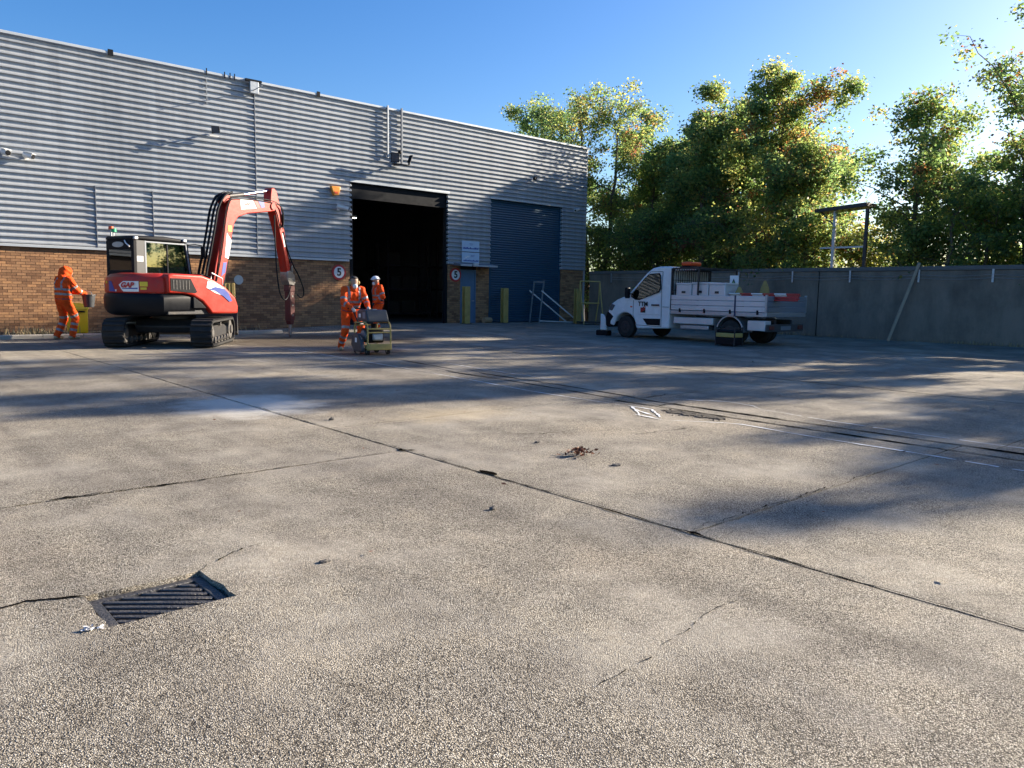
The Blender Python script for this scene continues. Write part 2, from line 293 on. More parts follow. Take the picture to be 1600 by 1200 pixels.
M = dict(
 ground=ground_mat(), leaf=leaf_mat(), brick=brick_mat(), clad=clad_mat(),
 earth=mat('dark_earth', (.04,.032,.024), .95, 0, .4, 12, .8, 30), mortar=mat('mortar', (.13,.095,.07), .95, 0, .25, 14, .4, 80),
 kerb=mat('kerb_concrete', (.42,.38,.32), .85, 0, .2, 6, .4, 70, .3, (.2,.18,.15), 3, .5),
 wallc=wall_mat(),
 coping=mat('coping_concrete', (.15,.14,.13), .9, 0, .25, 3, .4, 40, .25),
 flash=mat('pale_flashing', (.50,.53,.55), .4, .3, .08, 2), darkflash=mat('grey_flashing', (.20,.22,.25), .5, .2, .1, 3),
 black=mat('black_plastic', (.010,.011,.014), .45, 0, .3, 8, 0, 40, .12), rubber=mat('track_rubber', (.022,.022,.023), .8, 0, .4, 14, .4, 60, .3, (.10,.085,.065), 5, .35),
 steel=mat('worn_steel', (.30,.29,.28), .4, .8, .25, 10, .2, 50, .5, (.10,.07,.05), 6, .5), chrome=mat('polished_rod', (.75,.75,.76), .12, 1, .04, 8),
 darksteel=mat('dark_steel', (.045,.046,.05), .5, .4, .3, 9, .2, 50, .4, (.11,.085,.06), 5, .35), galv=mat('galvanised_steel', (.42,.44,.46), .45, .7, .18, 12),
 red=mat('red_machine_paint', (.46,.024,.012), .38, 0, .14, 4, .08, 30, .35, (.20,.07,.05), 7, .55),
 redd=mat('darkened_red', (.13,.028,.024), .5, 0, .25, 7, .2, 40, .4, (.10,.06,.05), 5, .5),
 white=mat('white_vehicle_paint', (.74,.75,.76), .25, 0, .05, 3, 0, 50, .5, (.45,.43,.40), 2.4, .25), vinyl=mat('white_vinyl', (.78,.78,.77), .4, 0, .04, 6),
 alu=mat('aluminium_board', (.62,.63,.64), .4, .3, .1, 6, 0, 40, .5, (.35,.33,.31), 3, .4),
 blue=mat('blue_vinyl', (.03,.06,.30), .4, 0, .1, 6), redv=mat('red_vinyl', (.50,.03,.03), .4, 0, .08, 6), yellowv=mat('yellow_vinyl', (.75,.55,.03), .4, 0, .1, 9),
 yellow=mat('yellow_paint', (.46,.33,.10), .5, 0, .15, 7, .2, 40, .4, (.18,.14,.05), 4, .5), ybin=mat('yellow_plastic', (.85,.60,.01), .42, 0, .06, 5),
 shutter=mat('blue_shutter', (.030,.085,.135), .42, .15, .12, 3, 0, 40, .4, (.05,.08,.12), 2, .4), door=mat('blue_door_paint', (.11,.185,.28), .45, 0, .1, 4, 0, 40, .4, (.07,.11,.17), 3, .4),
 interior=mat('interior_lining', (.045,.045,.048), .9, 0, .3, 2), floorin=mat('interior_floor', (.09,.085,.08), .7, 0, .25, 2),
 carton=mat('cardboard', (.40,.26,.14), .85, 0, .15, 8), gloomcarton=mat('gloom_cardboard', (.055,.045,.038), .9, 0, .2, 8), greypaint=mat('grey_panel_paint', (.05,.053,.057), .5, 0, .1, 6), rack=mat('rack_steel', (.06,.05,.06), .6, .3, .2, 5),  # rack cartons get a cardboard darkened to paint in the bay's gloom
 orange=mat('orange_fabric', (.80,.082,.008), .8, 0, .12, 22, .55, 26, .25), refl=mat('reflective_tape', (.27,.265,.27), .35, .25, .1, 30, .3, 30),
 skin=mat('skin', (.42,.24,.16), .55, 0, .1, 20), boot=mat('tan_boot', (.42,.32,.20), .75, 0, .2, 30, .3, 60), bootb=mat('dark_boot', (.05,.04,.03), .7, 0, .3, 30),
 glove=mat('dark_glove', (.03,.028,.03), .8, 0, .3, 40), gloveg=mat('pale_glove', (.55,.50,.46), .8, 0, .2, 40), hair=mat('black_hair', (.012,.010,.009), .6, 0, .4, 60, .6, 120),
 mask=mat('white_mask', (.78,.78,.76), .8, 0, .06, 30), helmet=mat('white_helmet', (.76,.78,.82), .3, 0, .05, 8), navy=mat('navy_band', (.02,.03,.09), .5, 0, .2, 20),
 glass=glass_mat('cab_glass', (.50,.62,.58), .10), tglass=glass_mat('vehicle_glass', (.30,.36,.36), .10), seat=mat('seat_fabric', (.03,.03,.035), .85, 0, .2, 30),
 amber=emit_mat('amber_lens', (.8,.09,.015), .0), green=emit_mat('green_lens', (.02,.40,.16), .0), alarm=mat('orange_plastic', (.85,.34,.05), .4, 0, .06, 6), lamp=emit_mat('lit_tube', (1,.93,.75), 4.0),
 bark=mat('bark', (.13,.105,.08), .95, 0, .35, 7, .9, 22), timber=mat('weathered_timber', (.36,.29,.21), .85, 0, .25, 9, .4, 40), tarp=mat('blue_plastic_sheet', (.05,.11,.16), .5, 0, .3, 6),
 paint=mat('chalk_spray', (.72,.75,.78), .9, 0, .08, 20), crackm=mat('crack_shadow', (.007,.006,.005), 1.0, 0, .4, 20, 0, 40, .0), iron=mat('cast_iron', (.085,.085,.088), .5, .5, .3, 18, .5, 70, .4, (.16,.13,.10), 9, .5),
 bucket=mat('black_bucket', (.045,.048,.055), .5, 0, .2, 10), drygrass=mat('dry_weed', (.34,.27,.15), .9, 0, .3, 12), stone=mat('loose_stone', (.10,.09,.08), .9, 0, .3, 20, .6, 60),
 signg=mat('sign_green', (.10,.30,.10), .5, 0, .1, 10), signblack=mat('sign_black', (.012,.012,.013), .5, 0, .1, 10), paleblue=mat('pale_blue_board', (.50,.62,.74), .45, 0, .08, 5), sack=mat('tan_sack', (.34,.24,.08), .85, 0, .25, 14, .5, 40), lens=mat('lamp_lens', (.10,.10,.11), .15, 0, .2, 9),
 rubble=mat('rubble', (.16,.13,.10), .95, 0, .4, 20, .6, 60),
)
# ------------------------------------------------------------------ ground
def structure(o): o['kind'] = 'structure'; return o
g = MB(); g.add([(-500,-500,-.32),(700,-500,-.32),(700,700,-.32),(-500,700,-.32)], [(0,1,2,3)])
ground = structure(g.build('ground', M['earth']))

def slab(x0, x1, y0, y1, near, holes=()):
    st = .09 if near else .9
    def axis(a, b, extra):
        k = max(1, int(round((b-a)/st))); t = [a+(b-a)*i/k for i in range(k+1)]
        for e in extra:
            if a < e < b:
                j = min(range(1,len(t)-1), key=lambda q: abs(t[q]-e)); t[j] = e
        return sorted(set(t))
    xs = axis(x0, x1, [h[i] for h in holes for i in (0,1)]); ys = axis(y0, y1, [h[i] for h in holes for i in (2,3)])
    nx, ny = len(xs), len(ys); V = []; F = []
    def edge(i,j): return i in (0,nx-1) or j in (0,ny-1)
    for j, y in enumerate(ys):
        for i, x in enumerate(xs):
            dx = dy = 0
            if near:
                if i == 0: dx = abs(random.gauss(0,.0045))
                if i == nx-1: dx = -abs(random.gauss(0,.0045))
                if j == 0: dy = abs(random.gauss(0,.006))
                if j == ny-1: dy = -abs(random.gauss(0,.006))
                for h in holes:
                    if abs(x-h[0]) < 1e-6 and h[2]-1e-6 <= y <= h[3]+1e-6: dx = -abs(random.gauss(0,.006))
                    if abs(x-h[1]) < 1e-6 and h[2]-1e-6 <= y <= h[3]+1e-6: dx = abs(random.gauss(0,.008))
                    if abs(y-h[3]) < 1e-6 and h[0]-1e-6 <= x <= h[1]+1e-6: dy = abs(random.gauss(0,.007))
                    if abs(y-h[2]) < 1e-6 and h[0]-1e-6 <= x <= h[1]+1e-6: dy = -abs(random.gauss(0,.004))
            V.append((x+dx, y+dy, gz(x,y) - (.003 if edge(i,j) and near else 0)))
    keep = {}
    for j in range(ny-1):
        for i in range(nx-1):
            cx, cy = (xs[i]+xs[i+1])/2, (ys[j]+ys[j+1])/2
            if any(h[0] < cx < h[1] and h[2] < cy < h[3] for h in holes): continue
            keep[(i,j)] = 1; a = j*nx+i; F.append((a, a+1, a+nx+1, a+nx))
    # skirts along every open edge
    low = {}
    def lo(k):
        if k not in low: low[k] = len(V); x,y,z = V[k]; V.append((x,y,z-.16))
        return low[k]
    for (i,j) in list(keep):
        a = j*nx+i
        for (di,dj,p,q) in ((0,-1,a,a+1),(1,0,a+1,a+nx+1),(0,1,a+nx+1,a+nx),(-1,0,a+nx,a)):
            if (i+di,j+dj) not in keep: F.append((q, p, lo(p), lo(q)))
    me = bpy.data.meshes.new('concrete_slab'); me.from_pydata(V, [], F); me.materials.append(M['ground'])
    return link('concrete_slab', me, ground)

GR = (.73, 1.21, 3.145, 3.525)
XJ = [-8.2,-4.3,-.4,3.5,7.32,7.655,11.55,15.4,19.3,23.2,26.2]
YJ = {(-.4,3.5): [-6,-.6,5.3,9.2,13.1,17,20.9,24.6], (3.5,7.32): [-6,-1.5,2.45,6.6,10.6,14.6,18.6,24.6], (7.32,7.655): [-6,-1.5,2.45,5.69,6.25,11.2,16,24.6]}
for a, b in zip(XJ, XJ[1:]):
    ys = YJ.get((a,b), [-26,-14,-6,-2,2.2,6.26,10.3,14.3,18.4,24.6])
    for c, d in zip(ys, ys[1:]):
        gap = .005
        near = (d < 15.5 and c > -3 and -1 < a < 8)
        hol = [GR] if (a <= GR[0] < b and c <= GR[2] < d) else []
        hol2 = hol + ([(12.1,12.45,3.3,3.8)] if (a <= 12.1 < b and c <= 3.3 < d) else [])
        slab(a+gap, b-gap, c+gap*.6, d-gap*.6, near, hol2)
# threshold apron inside the open doorway and off-frame sheets behind the camera
g = MB(); g.box(13.9,18.2,24.606,24.75,-.1,.128); g.build('concrete_slab', M['ground'], ground)

def ribbon(name, pts, w, m, z=.004, jit=.009, step=.035, parent=None, taper=True, breaks=0.):
    P = []; tot = sum(math.dist(p,q) for p,q in zip(pts,pts[1:])); run = 0
    for p, q in zip(pts, pts[1:]):
        L_ = math.dist(p,q); k = max(1,int(L_/step))
        for i in range(k):
            t = i/k; P.append((p[0]+(q[0]-p[0])*t, p[1]+(q[1]-p[1])*t))
    P.append(pts[-1]); V = []; F = []; n = len(P); ox = oy = 0
    for i, (x,y) in enumerate(P):
        a = P[max(0,i-1)]; b = P[min(n-1,i+1)]; d = Vector((b[0]-a[0], b[1]-a[1])).normalized()
        ox = ox*.7 + random.gauss(0,jit); oy = oy*.7 + random.gauss(0,jit)
        ww = w*(.35+1.1*random.random()**1.5)
        if taper: ww *= min(1, .15+4*min(i,n-1-i)/n)
        V += [(x+ox-d.y*ww/2, y+oy+d.x*ww/2, gz(x,y)+z), (x+ox+d.y*ww/2, y+oy-d.x*ww/2, gz(x,y)+z)]
        if i and random.random() >= breaks: F.append((2*i-2, 2*i-1, 2*i+1, 2*i))
    me = bpy.data.meshes.new(name); me.from_pydata(V, [], F); me.materials.append(m)
    return link(name, me, parent or ground)
C_ = M['crackm']
ribbon('crack', [(3.5,5.3),(2.63,5.31),(1.9,5.27),(1.37,5.3),(1.0,5.3),(.2,5.28),(-.4,5.3)], .015, C_, breaks=.28)
ribbon('crack', [(1.75,5.29),(1.62,5.285),(1.45,5.3)], .032, C_); ribbon('crack', [(1.35,5.3),(1.15,5.29),(.9,5.3)], .03, C_)
ribbon('crack', [(3.53,2.45),(4.05,2.46),(4.4,2.44),(4.76,2.47),(5.35,2.45),(5.9,2.5)], .010, C_, breaks=.25)
ribbon('crack', [(3.13,1.76),(2.78,1.75),(2.4,1.69),(2.07,1.63),(1.69,1.61)], .005, C_, breaks=.5, jit=.006)
ribbon('crack', [(1.2,3.53),(1.26,3.58),(1.32,3.60),(1.42,3.68),(1.6,3.72)], .012, C_, breaks=.15)
ribbon('crack', [(.74,3.5),(.6,3.6),(.45,3.63),(.2,3.72),(-.1,3.75),(-.4,3.8)], .036, C_, jit=.012)
ribbon('crack', [(3.5,5.33),(3.54,5.29),(3.57,5.22)], .035, C_); 
ribbon('crack', [(7.7,6.24),(8.1,6.28),(8.48,6.33)], .02, C_); ribbon('crack', [(7.35,5.68),(7.82,5.7)], .02, C_)
ribbon('crack', [(4.6,5.4),(4.9,5.2),(5.2,5.1),(5.5,5.15)], .012, C_, breaks=.25); ribbon('crack', [(5.6,4.6),(6.1,4.55),(6.5,4.5)], .01, C_, breaks=.3)
# saw cuts either side of the old channel
ribbon('saw_cut', [(8.32,13.08),(8.08,11.42),(8.0,10.52)], .045, C_, jit=.002, step=.2)
ribbon('saw_cut', [(8.0,10.52),(8.19,10.43)], .018, C_, jit=.002); ribbon('saw_cut', [(8.19,10.43),(7.97,9.65),(7.93,8.22),(7.78,6.6),(7.66,6.0)], .042, C_, jit=.002, step=.2)
ribbon('saw_cut', [(7.655,6.2),(7.655,1.0),(7.655,-2)], .05, C_, jit=.004, step=.15, taper=False); ribbon('saw_cut', [(7.32,6.3),(7.32,1.0),(7.32,-2)], .045, C_, jit=.004, step=.15, taper=False)
ribbon('saw_cut', [(7.94,11.23),(7.7,10.14),(7.68,9.07),(7.55,7.4),(7.4,6.2)], .036, C_, jit=.002, step=.2)
# the main joint: broken arrises (chips) along X = 3.5
for (x,y,l,w) in ((3.53,4.22,.24,.06),(3.48,5.3,.14,.04),(3.51,2.43,.12,.035),(3.49,3.0,.2,.02),(3.5,1.9,.25,.018)):
    k = 12; V = [(x + w/2*math.cos(2*math.pi*i/k)*random.uniform(.3,1.4), y + l/2*math.sin(2*math.pi*i/k)*random.uniform(.7,1.2), .0045) for i in range(k)]
    me = bpy.data.meshes.new('chipped_edge'); me.from_pydata(V, [], [tuple(range(k))]); me.materials.append(C_); link('chipped_edge', me, ground)
ribbon('joint_gap', [(3.5,17.5),(3.5,9),(3.5,0)], .011, C_, jit=.0045, step=.06, taper=False, z=.0052)
ribbon('joint_gap', [(11.55,17.5),(11.55,9),(11.55,0)], .014, C_, jit=.004, step=.15, taper=False)
# sprayed set-out lines
Pm = M['paint']
def spray(pts, w=.026):
    ribbon('paint_line', pts, w, Pm, z=.007, jit=.004, step=.08, breaks=.06)
spray([(7.63,16.74),(7.58,14.9),(7.46,12.82),(7.35,10.73)]); spray([(7.3,10.4),(7.21,9.18),(7.04,7.55),(7.02,6.43),(7.03,5.88)])
spray([(7.07,5.9),(7.06,5.5)], .028); spray([(6.95,5.75),(6.7,5.2)], .03); spray([(7.08,5.86),(6.6,5.33)], .032); spray([(6.6,5.42),(6.58,5.2),(6.54,4.97)], .03); spray([(7.08,5.55),(6.62,5.06)], .03)
spray([(6.54,4.97),(6.9,4.5),(6.99,4.3),(6.92,3.56),(6.92,2.88),(6.89,2.32),(6.87,1.75),(6.85,.9)])
spray([(8.62,11.95),(8.39,10.09),(8.33,8.66),(8.21,7.53)], .02); spray([(8.06,6.0),(8.18,5.66),(8.39,5.39),(8.33,5.0),(8.13,4.77)], .022)
spray([(8.13,4.77),(7.99,3.88),(7.91,2.73),(7.94,2.04),(7.93,1.0)], .022)
# the broken-out pothole beside the channel: a shallow pile of rubble pieces
pot = MB()
for i in range(70):
    x = 7.13+random.gauss(0,.075); y = 5.02+random.uniform(-.42,.42); s = random.uniform(.006,.02)
    c = [(x+random.uniform(-s,s), y+random.uniform(-s,s), .002+max(0,dz)*s*.7) for dz in (0,0,0,0,1,1,1,1)]
    pot.add([(x-s,y-s,0),(x+s,y-s*.7,0),(x+s*.8,y+s,0),(x-s*.9,y+s*.8,0)]+c[4:], [(0,1,5,4),(1,2,6,5),(2,3,7,6),(3,0,4,7),(4,5,6,7)])
pr = pot.build('rubble', M['rubble'], ground); pr['kind'] = 'stuff'
k = 22; V = [(7.14+.12*math.cos(2*math.pi*i/k)*random.uniform(.35,1.35), 5.03+.42*math.sin(2*math.pi*i/k)*random.uniform(.75,1.1), .0085) for i in range(k)]
me = bpy.data.meshes.new('pothole'); me.from_pydata(V, [], [tuple(range(k))]); me.materials.append(M['earth']); link('pothole', me, ground)

# ------------------------------------------------------------------ drain grates
def grate(name, label, x0, x1, y0, y1, z, ang, group):
    t = thing(name, label, 'drain grate', ((x0+x1)/2, (y0+y1)/2, z), 0, group)
    hx, hy = (x1-x0)/2-.004, (y1-y0)/2-.004; fr = MB(); w = .042; b0 = -.03
    fr.box(-hx,hx,-hy,-hy+w,b0,0); fr.box(-hx,hx,hy-w,hy,b0,0); fr.box(-hx,-hx+w,-hy+w,hy-w,b0,0); fr.box(hx-w,hx,-hy+w,hy-w,b0,0)
    fr.build('frame', M['iron'], t, bevel=.003)
    d = Vector((math.cos(ang), math.sin(ang))); n = Vector((-d.y, d.x)); s = -0.6
    ix, iy = hx-w, hy-w; sp = .048
    k = -12
    for k in range(-12,13):
        o = n*(k*sp); lo, hi = -9., 9.
        for c, dd, lim in ((o.x,d.x,ix),(o.y,d.y,iy)):
            a, b = sorted(((-lim-c)/dd, (lim-c)/dd)); lo = max(lo,a); hi = min(hi,b)
        if hi-lo > .05:
            p = o+d*lo; q = o+d*hi; bb = MB(); bb.bar((p.x,p.y,-.014),(q.x,q.y,-.014),.026,.022); bb.build('grate_bar', M['iron'], t, bevel=.003, seg=1)
    pit = MB(); pit.box(-hx,hx,-hy,hy,-.24,-.21); pit.build('gully_floor', M['earth'], t)
    return t
grate('drain_grate', 'sunken black iron drain grate with diagonal slots in the foreground', *GR, -.02, R(-38), 'drain grates in the yard')
grate('drain_grate', 'small far drain grate in the shaded ground near the right edge', 12.1, 12.45, 3.3, 3.8, -.008, R(-38), 'drain grates in the yard')

# ------------------------------------------------------------------ warehouse
FY = 24.5; RX = 25.95; LX = -12.0; ZB = 2.43; ZT = 2.43+.1674*32
wh = thing('warehouse', 'long warehouse with ribbed silver cladding over a brick plinth', 'warehouse', (0,0,0))
def profile(z0, z1):
    pitch = .1674; pts = []; z = ZB; d = .056
    while z < ZT-.001:
        for dz, dy in ((0,0.),(.072,0.),(.108,-d),(.143,-d)): pts.append((z+dz, dy))      # valley, up-web, crest, then undercut web back to the valley
        pts.append((z+.160, 0.)); z += pitch
    pts.append((ZT,0.)); out = []
    # shape: the sheet leans out upwards then cuts back (downward-facing web at the crest's lower edge)
    pts = sorted({(round(2*((ZB+ZT)/2)-a,5), b) for a, b in pts})
    for (a,b),(c,e) in zip(pts,pts[1:]):
        if c <= z0 or a >= z1: continue
        s = max(a,z0); t = min(c,z1); f = lambda q: b+(e-b)*((q-a)/(c-a) if c > a else 0)
        if not out: out.append((s,f(s)))
        out.append((t,f(t)))
    return out
def sheet(x0, x1, z0, z1, dy=0):
    pr = profile(z0,z1); V = []; F = []
    nseg = max(1,int((x1-x0)/2))
    for i in range(nseg+1):
        x = x0+(x1-x0)*i/nseg
        for (z,y) in pr: V.append((x, FY-.03+y+dy, z))
    n = len(pr)
    for i in range(nseg):
        for j in range(n-1): a = i*n+j; F.append((a, a+n, a+n+1, a+1))
    me = bpy.data.meshes.new('cladding_sheet'); me.from_pydata(V, [], F); me.materials.append(M['clad'])
    return link('cladding_sheet', me, wh)
HD = 5.2; D1 = (13.9,18.2); D2 = (20.33,24.42)
sheet(LX,-4.2,ZB,ZT); sheet(-4.2,2.9,ZB,ZT); sheet(2.9,5.8,ZB,ZT); sheet(5.8,7.34,4.15,ZT); sheet(5.812,7.328,ZB,4.145,-.006); sheet(7.34,10.5,ZB,ZT)
sheet(10.512,D1[0],ZB,ZT,-.003); sheet(D1[0],D1[1],HD,ZT,-.003); sheet(D1[1],D2[0],ZB,ZT,-.003); sheet(D2[0],D2[1],HD,ZT,-.003); sheet(D2[1],RX,ZB,ZT,-.003)
b = MB(); b.box(10.497,10.515,FY-.094,FY-.03,ZB,ZT); b.build('sheet_lap', M['darkflash'], wh)
for x, z1 in ((5.806,4.15),(7.334,4.15)):
    b = MB(); b.box(x-.006,x+.006,FY-.10,FY-.03,ZB,z1); b.build('sheet_lap', M['darkflash'], wh)
b = MB(); b.prism([(FY-.115,7.80),(FY-.125,7.81),(FY-.125,7.865),(FY-.11,7.88),(FY+.3,7.88),(FY+.3,7.84),(FY-.07,7.83)], 'x', LX, RX+.05); b.build('eaves_flashing', M['flash'], wh)
b = MB(); b.prism([(FY-.02,ZB-.04),(FY-.10,ZB-.07),(FY-.10,ZB-.01),(FY-.02,ZB+.03)], 'x', LX, D1[0]-.06); b.build('drip_flashing', M['flash'], wh)
b = MB(); b.box(D1[0]-.02,D1[1]+.02,FY-.10,FY-.02,HD-.09,HD+.0); b.build('door_head_flashing', M['flash'], wh, bevel=.01)
b = MB(); b.box(D2[0]-.02,D2[1]+.02,FY-.10,FY-.02,HD-.07,HD+.0); b.build('door_head_flashing', M['flash'], wh, bevel=.01)
# rounded cut ends of the ribs show as a bright scalloped jamb
for x, zlo in ((D1[0]+.0,ZB),(D1[1]-.0,ZB),(D2[1],ZB)):
    s = 1 if x == D1[0] else -1; zz = ZT-.1674*31-.14
    rem = MB().prism([(FY-.094,0),(FY-.03,-.02),(FY+.02,-.02),(FY+.02,.085),(FY-.03,.085),(FY-.094,.045)],'x',min(x+.003*s,x+.05*s),max(x+.003*s,x+.05*s)).mesh('rib_end',M['flash'])
    while zz < HD-.2:
        if zz > ZB: link('rib_end',rem,wh,loc=(0,0,zz))
        zz += .1674
# shell: side wall, back, roof, inner lining round the openings
b = MB(); b.box(RX-.06,RX,FY-.06,46,0,7.8); b.build('side_wall', M['clad'], wh)
b = MB(); b.box(LX,RX-.061,FY+.12,46,7.55,7.68); b.build('roof', M['darkflash'], wh)
b = MB(); b.box(LX,RX-.061,45.9,46,0,7.54); b.box(LX,LX+.1,FY+.2,45.89,0,7.54); b.build('rear_wall', M['clad'], wh)
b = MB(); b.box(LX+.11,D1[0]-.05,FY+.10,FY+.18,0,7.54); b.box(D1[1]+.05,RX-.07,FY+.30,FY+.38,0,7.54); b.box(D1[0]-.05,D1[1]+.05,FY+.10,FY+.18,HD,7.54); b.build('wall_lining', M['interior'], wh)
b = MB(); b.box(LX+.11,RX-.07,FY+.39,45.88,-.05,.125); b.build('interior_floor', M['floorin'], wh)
b = MB(); b.box(D1[0]+.02,D1[1]-.02,FY+.05,FY+.095,HD-.62,HD-.1); b.build('shutter_box', M['black'], wh)
for x in (D1[0]+.02,D1[1]-.14):
    b = MB(); b.box(x,x+.12,FY+.0,FY+.09,.13,HD-.63); b.build('guide_rail', M['black'], wh)
# brick plinth
pl = MB(); segs = [(LX,D1[0]-.004),(D1[1]+.004,18.84),(19.64,D2[0]-.02),(D2[1]+.02,RX-.07)]
for a, c in segs: pl.box(a,c,FY+.004,FY+.099,-.1,ZB)
plinth = pl.build('brick_plinth', M['mortar'], wh)
bl, bh, cw, ch = .215,.065,.2255,.0752
bm_ = MB().box(-bl/2,bl/2,-.011,.02,-bh/2,bh/2); brick_me = bm_.mesh('brick', M['brick'])
brick_me.attributes.new('tone','FLOAT','POINT')
allb = []
for a, c in segs:
    a2 = max(a, 1.0)
    if c < a2: continue
    for r in range(32):
        off = (r%2)*cw/2; x = a2 - off
        while x < c-.02:
            x0 = max(x,a2); x1 = min(x+bl,c)
            if x1-x0 > .03: allb.append(((x0+x1)/2, (x1-x0), .012+r*ch+bh/2))
            x += cw
full = [q for q in allb if abs(q[1]-bl) < .001 and 3.3 < q[0] < 6.3 and q[2] > .2]; full.sort(key=lambda q: q[0]); single = set(full[:295])
for q in full[:295]:
    o = link('brick', brick_me, plinth); o.location = (q[0]+random.gauss(0,.001), FY+.004+random.gauss(0,.0015), q[2]+random.gauss(0,.001))
V = []; F = []; T = []
for q in allb:
    if q in single: continue
    x, w, z = q; y = FY+.004+random.gauss(0,.0015); n = len(V); t = random.random()
    for (sx,sy,sz) in ((-1,0,-1),(1,0,-1),(1,1,-1),(-1,1,-1),(-1,0,1),(1,0,1),(1,1,1),(-1,1,1)):
        V.append((x+sx*w/2, y+(-.011 if sy == 0 else .01), z+sz*bh/2)); T.append(t)
    F += [tuple(i+n for i in f) for f in ((0,3,2,1),(4,5,6,7),(0,1,5,4),(1,2,6,5),(3,0,4,7))]
me = bpy.data.meshes.new('bricks'); me.from_pydata(V, [], F); me.materials.append(M['brick']); at = me.attributes.new('tone','FLOAT','POINT'); at.data.foreach_set('value', T)
bo = link('bricks', me, plinth); bo['kind'] = 'stuff'
# roller shutter, each slat a piece
shut = MB().box(D2[0],D2[0]+.09,FY+.0,FY+.09,.13,HD-.08).box(D2[1]-.09,D2[1]-.013,FY+.0,FY+.09,.13,HD-.08).build('roller_shutter', M['shutter'], wh)
sl = MB(); sl.prism([(FY+.06,0),(FY+.035,.012),(FY+.03,.05),(FY+.045,.085),(FY+.06,.094)], 'x', D2[0]+.092, D2[1]-.092); slm = sl.mesh('shutter_slat', M['shutter'])
for i in range(52): link('shutter_slat', slm, shut, loc=(0,0,.15+i*.0958))
b = MB(); b.box(D2[0]+.09,D2[1]-.09,FY+.025,FY+.07,.125,.149); b.build('bottom_rail', M['darksteel'], shut)
# staff door and canopy
b = MB(); b.box(18.9,19.58,FY+.03,FY+.075,.135,2.2); dr = b.build('staff_door', M['door'], wh)
b = MB(); b.box(18.845,18.895,FY+.0,FY+.08,.13,2.25); b.box(19.585,19.635,FY+.0,FY+.08,.13,2.25); b.box(18.896,19.584,FY+.0,FY+.08,2.205,2.25); b.build('door_frame', M['door'], dr)
b = MB(); b.box(19.5,19.53,FY-.03,FY+.028,1.0,1.03); b.box(19.4,19.53,FY-.045,FY-.03,1.0,1.03); b.build('handle', M['galv'], dr)
b = MB(); b.prism([(FY-.5,2.44),(FY-.52,2.38),(FY-.02,2.40),(FY-.02,2.52)], 'x', 18.45, 20.32); cp = b.build('door_canopy', M['darkflash'], wh)
b = MB(); b.box(18.45,19.0,FY-.545,FY-.522,2.37,2.44); b.build('fascia_trim', M['flash'], cp); b = MB(); b.box(19.3,20.32,FY-.545,FY-.522,2.37,2.44); b.build('fascia_trim', M['flash'], cp)
b = MB(); b.box(19.05,19.28,FY-.65,FY-.523,2.36,2.5); b.build('canopy_lamp', M['alu'], cp, bevel=.02)
# vertical cable ducts below the eaves
for x, z0 in ((15.38,6.1),(15.97,5.9)):
    b = MB(); b.box(x-.025,x+.025,FY-.21,FY-.135,z0,7.92); 
    for q in (6.2,6.8,7.4): b.box(x-.015,x+.015,FY-.134,FY-.06,q,q+.03)
    b.build('cable_duct', M['galv'] if x < 15.5 else M['darkflash'], wh)
for x, w in ((6.34,.14),(12.7,.12),(9.0,.03),(9.55,.03),(9.72,.03),(9.86,.03)):
    b = MB(); b.box(x-w/2,x+w/2,FY-.14,FY-.127,7.76,7.95 if w < .1 else 7.93); b.build('eaves_clip', M['black'], wh)
b = MB(); b.box(8.99,9.02,FY-.085,FY-.06,6.9,7.7); b.build('stain_pipe', M['darkflash'], wh)
b = MB(); b.cyl((9.88,FY-.02,1.62),(9.88,FY+.004,1.62),.15,n=20); b.build('wall_vent', M['galv'], wh)
# inside the open bay: racking with drums and cartons in the gloom, one lit tube
for i, (x, y) in enumerate(((19.6,31.),(22.4,31.),(19.6,36.),(16.6,40.))):
    t = thing('storage_rack', ['dark storage rack inside the open bay, nearest on the right','dark storage rack inside the bay behind the blue shutter','dark storage rack deep inside the open bay','dark storage rack at the back of the open bay'][i], 'rack', (x,y,.125), 0, 'racks inside the warehouse')
    for sx in (0,2.4):
        for sy in (0,.9):
            b = MB(); b.box(sx-.04,sx+.04,sy-.03,sy+.03,0,3.6); b.build('upright', M['rack'], t)
    for z in (.15,1.3,2.4):
        b = MB(); b.box(-.03,2.43,-.02,.92,z,z+.08); b.build('shelf', M['rack'], t)
for i, (x, z, w) in enumerate(((19.8,.36,.6),(20.6,.36,.7),(19.9,1.51,.5),(20.7,1.51,.8),(19.75,2.61,.7))):
    b = MB(); b.box(-w/2,w/2,0,.6,0,.55); b.box(-.03,.03,-.004,.6,.0,.554); o = b.build('carton', M['gloomcarton'], None, bevel=.01, loc=(x+.2,31.1,z)); tag(o, 'carton coloured dark for the gloom on the %s, inside the open bay' % ('lowest rack shelf, left one','lowest rack shelf, right one','middle rack shelf, left one','middle rack shelf, right one','top rack shelf')[i], 'carton', 'cartons on the rack in the bay')
t = thing('tube_light', 'small lit ceiling lamp glowing inside the open doorway', 'lamp', (15.85,28.0,4.28)); MB().box(-.35,.35,-.06,.06,0,.08).build('housing', M['vinyl'], t); MB().box(-.33,.33,-.045,.045,-.03,-.001).build('tube', M['lamp'], t)

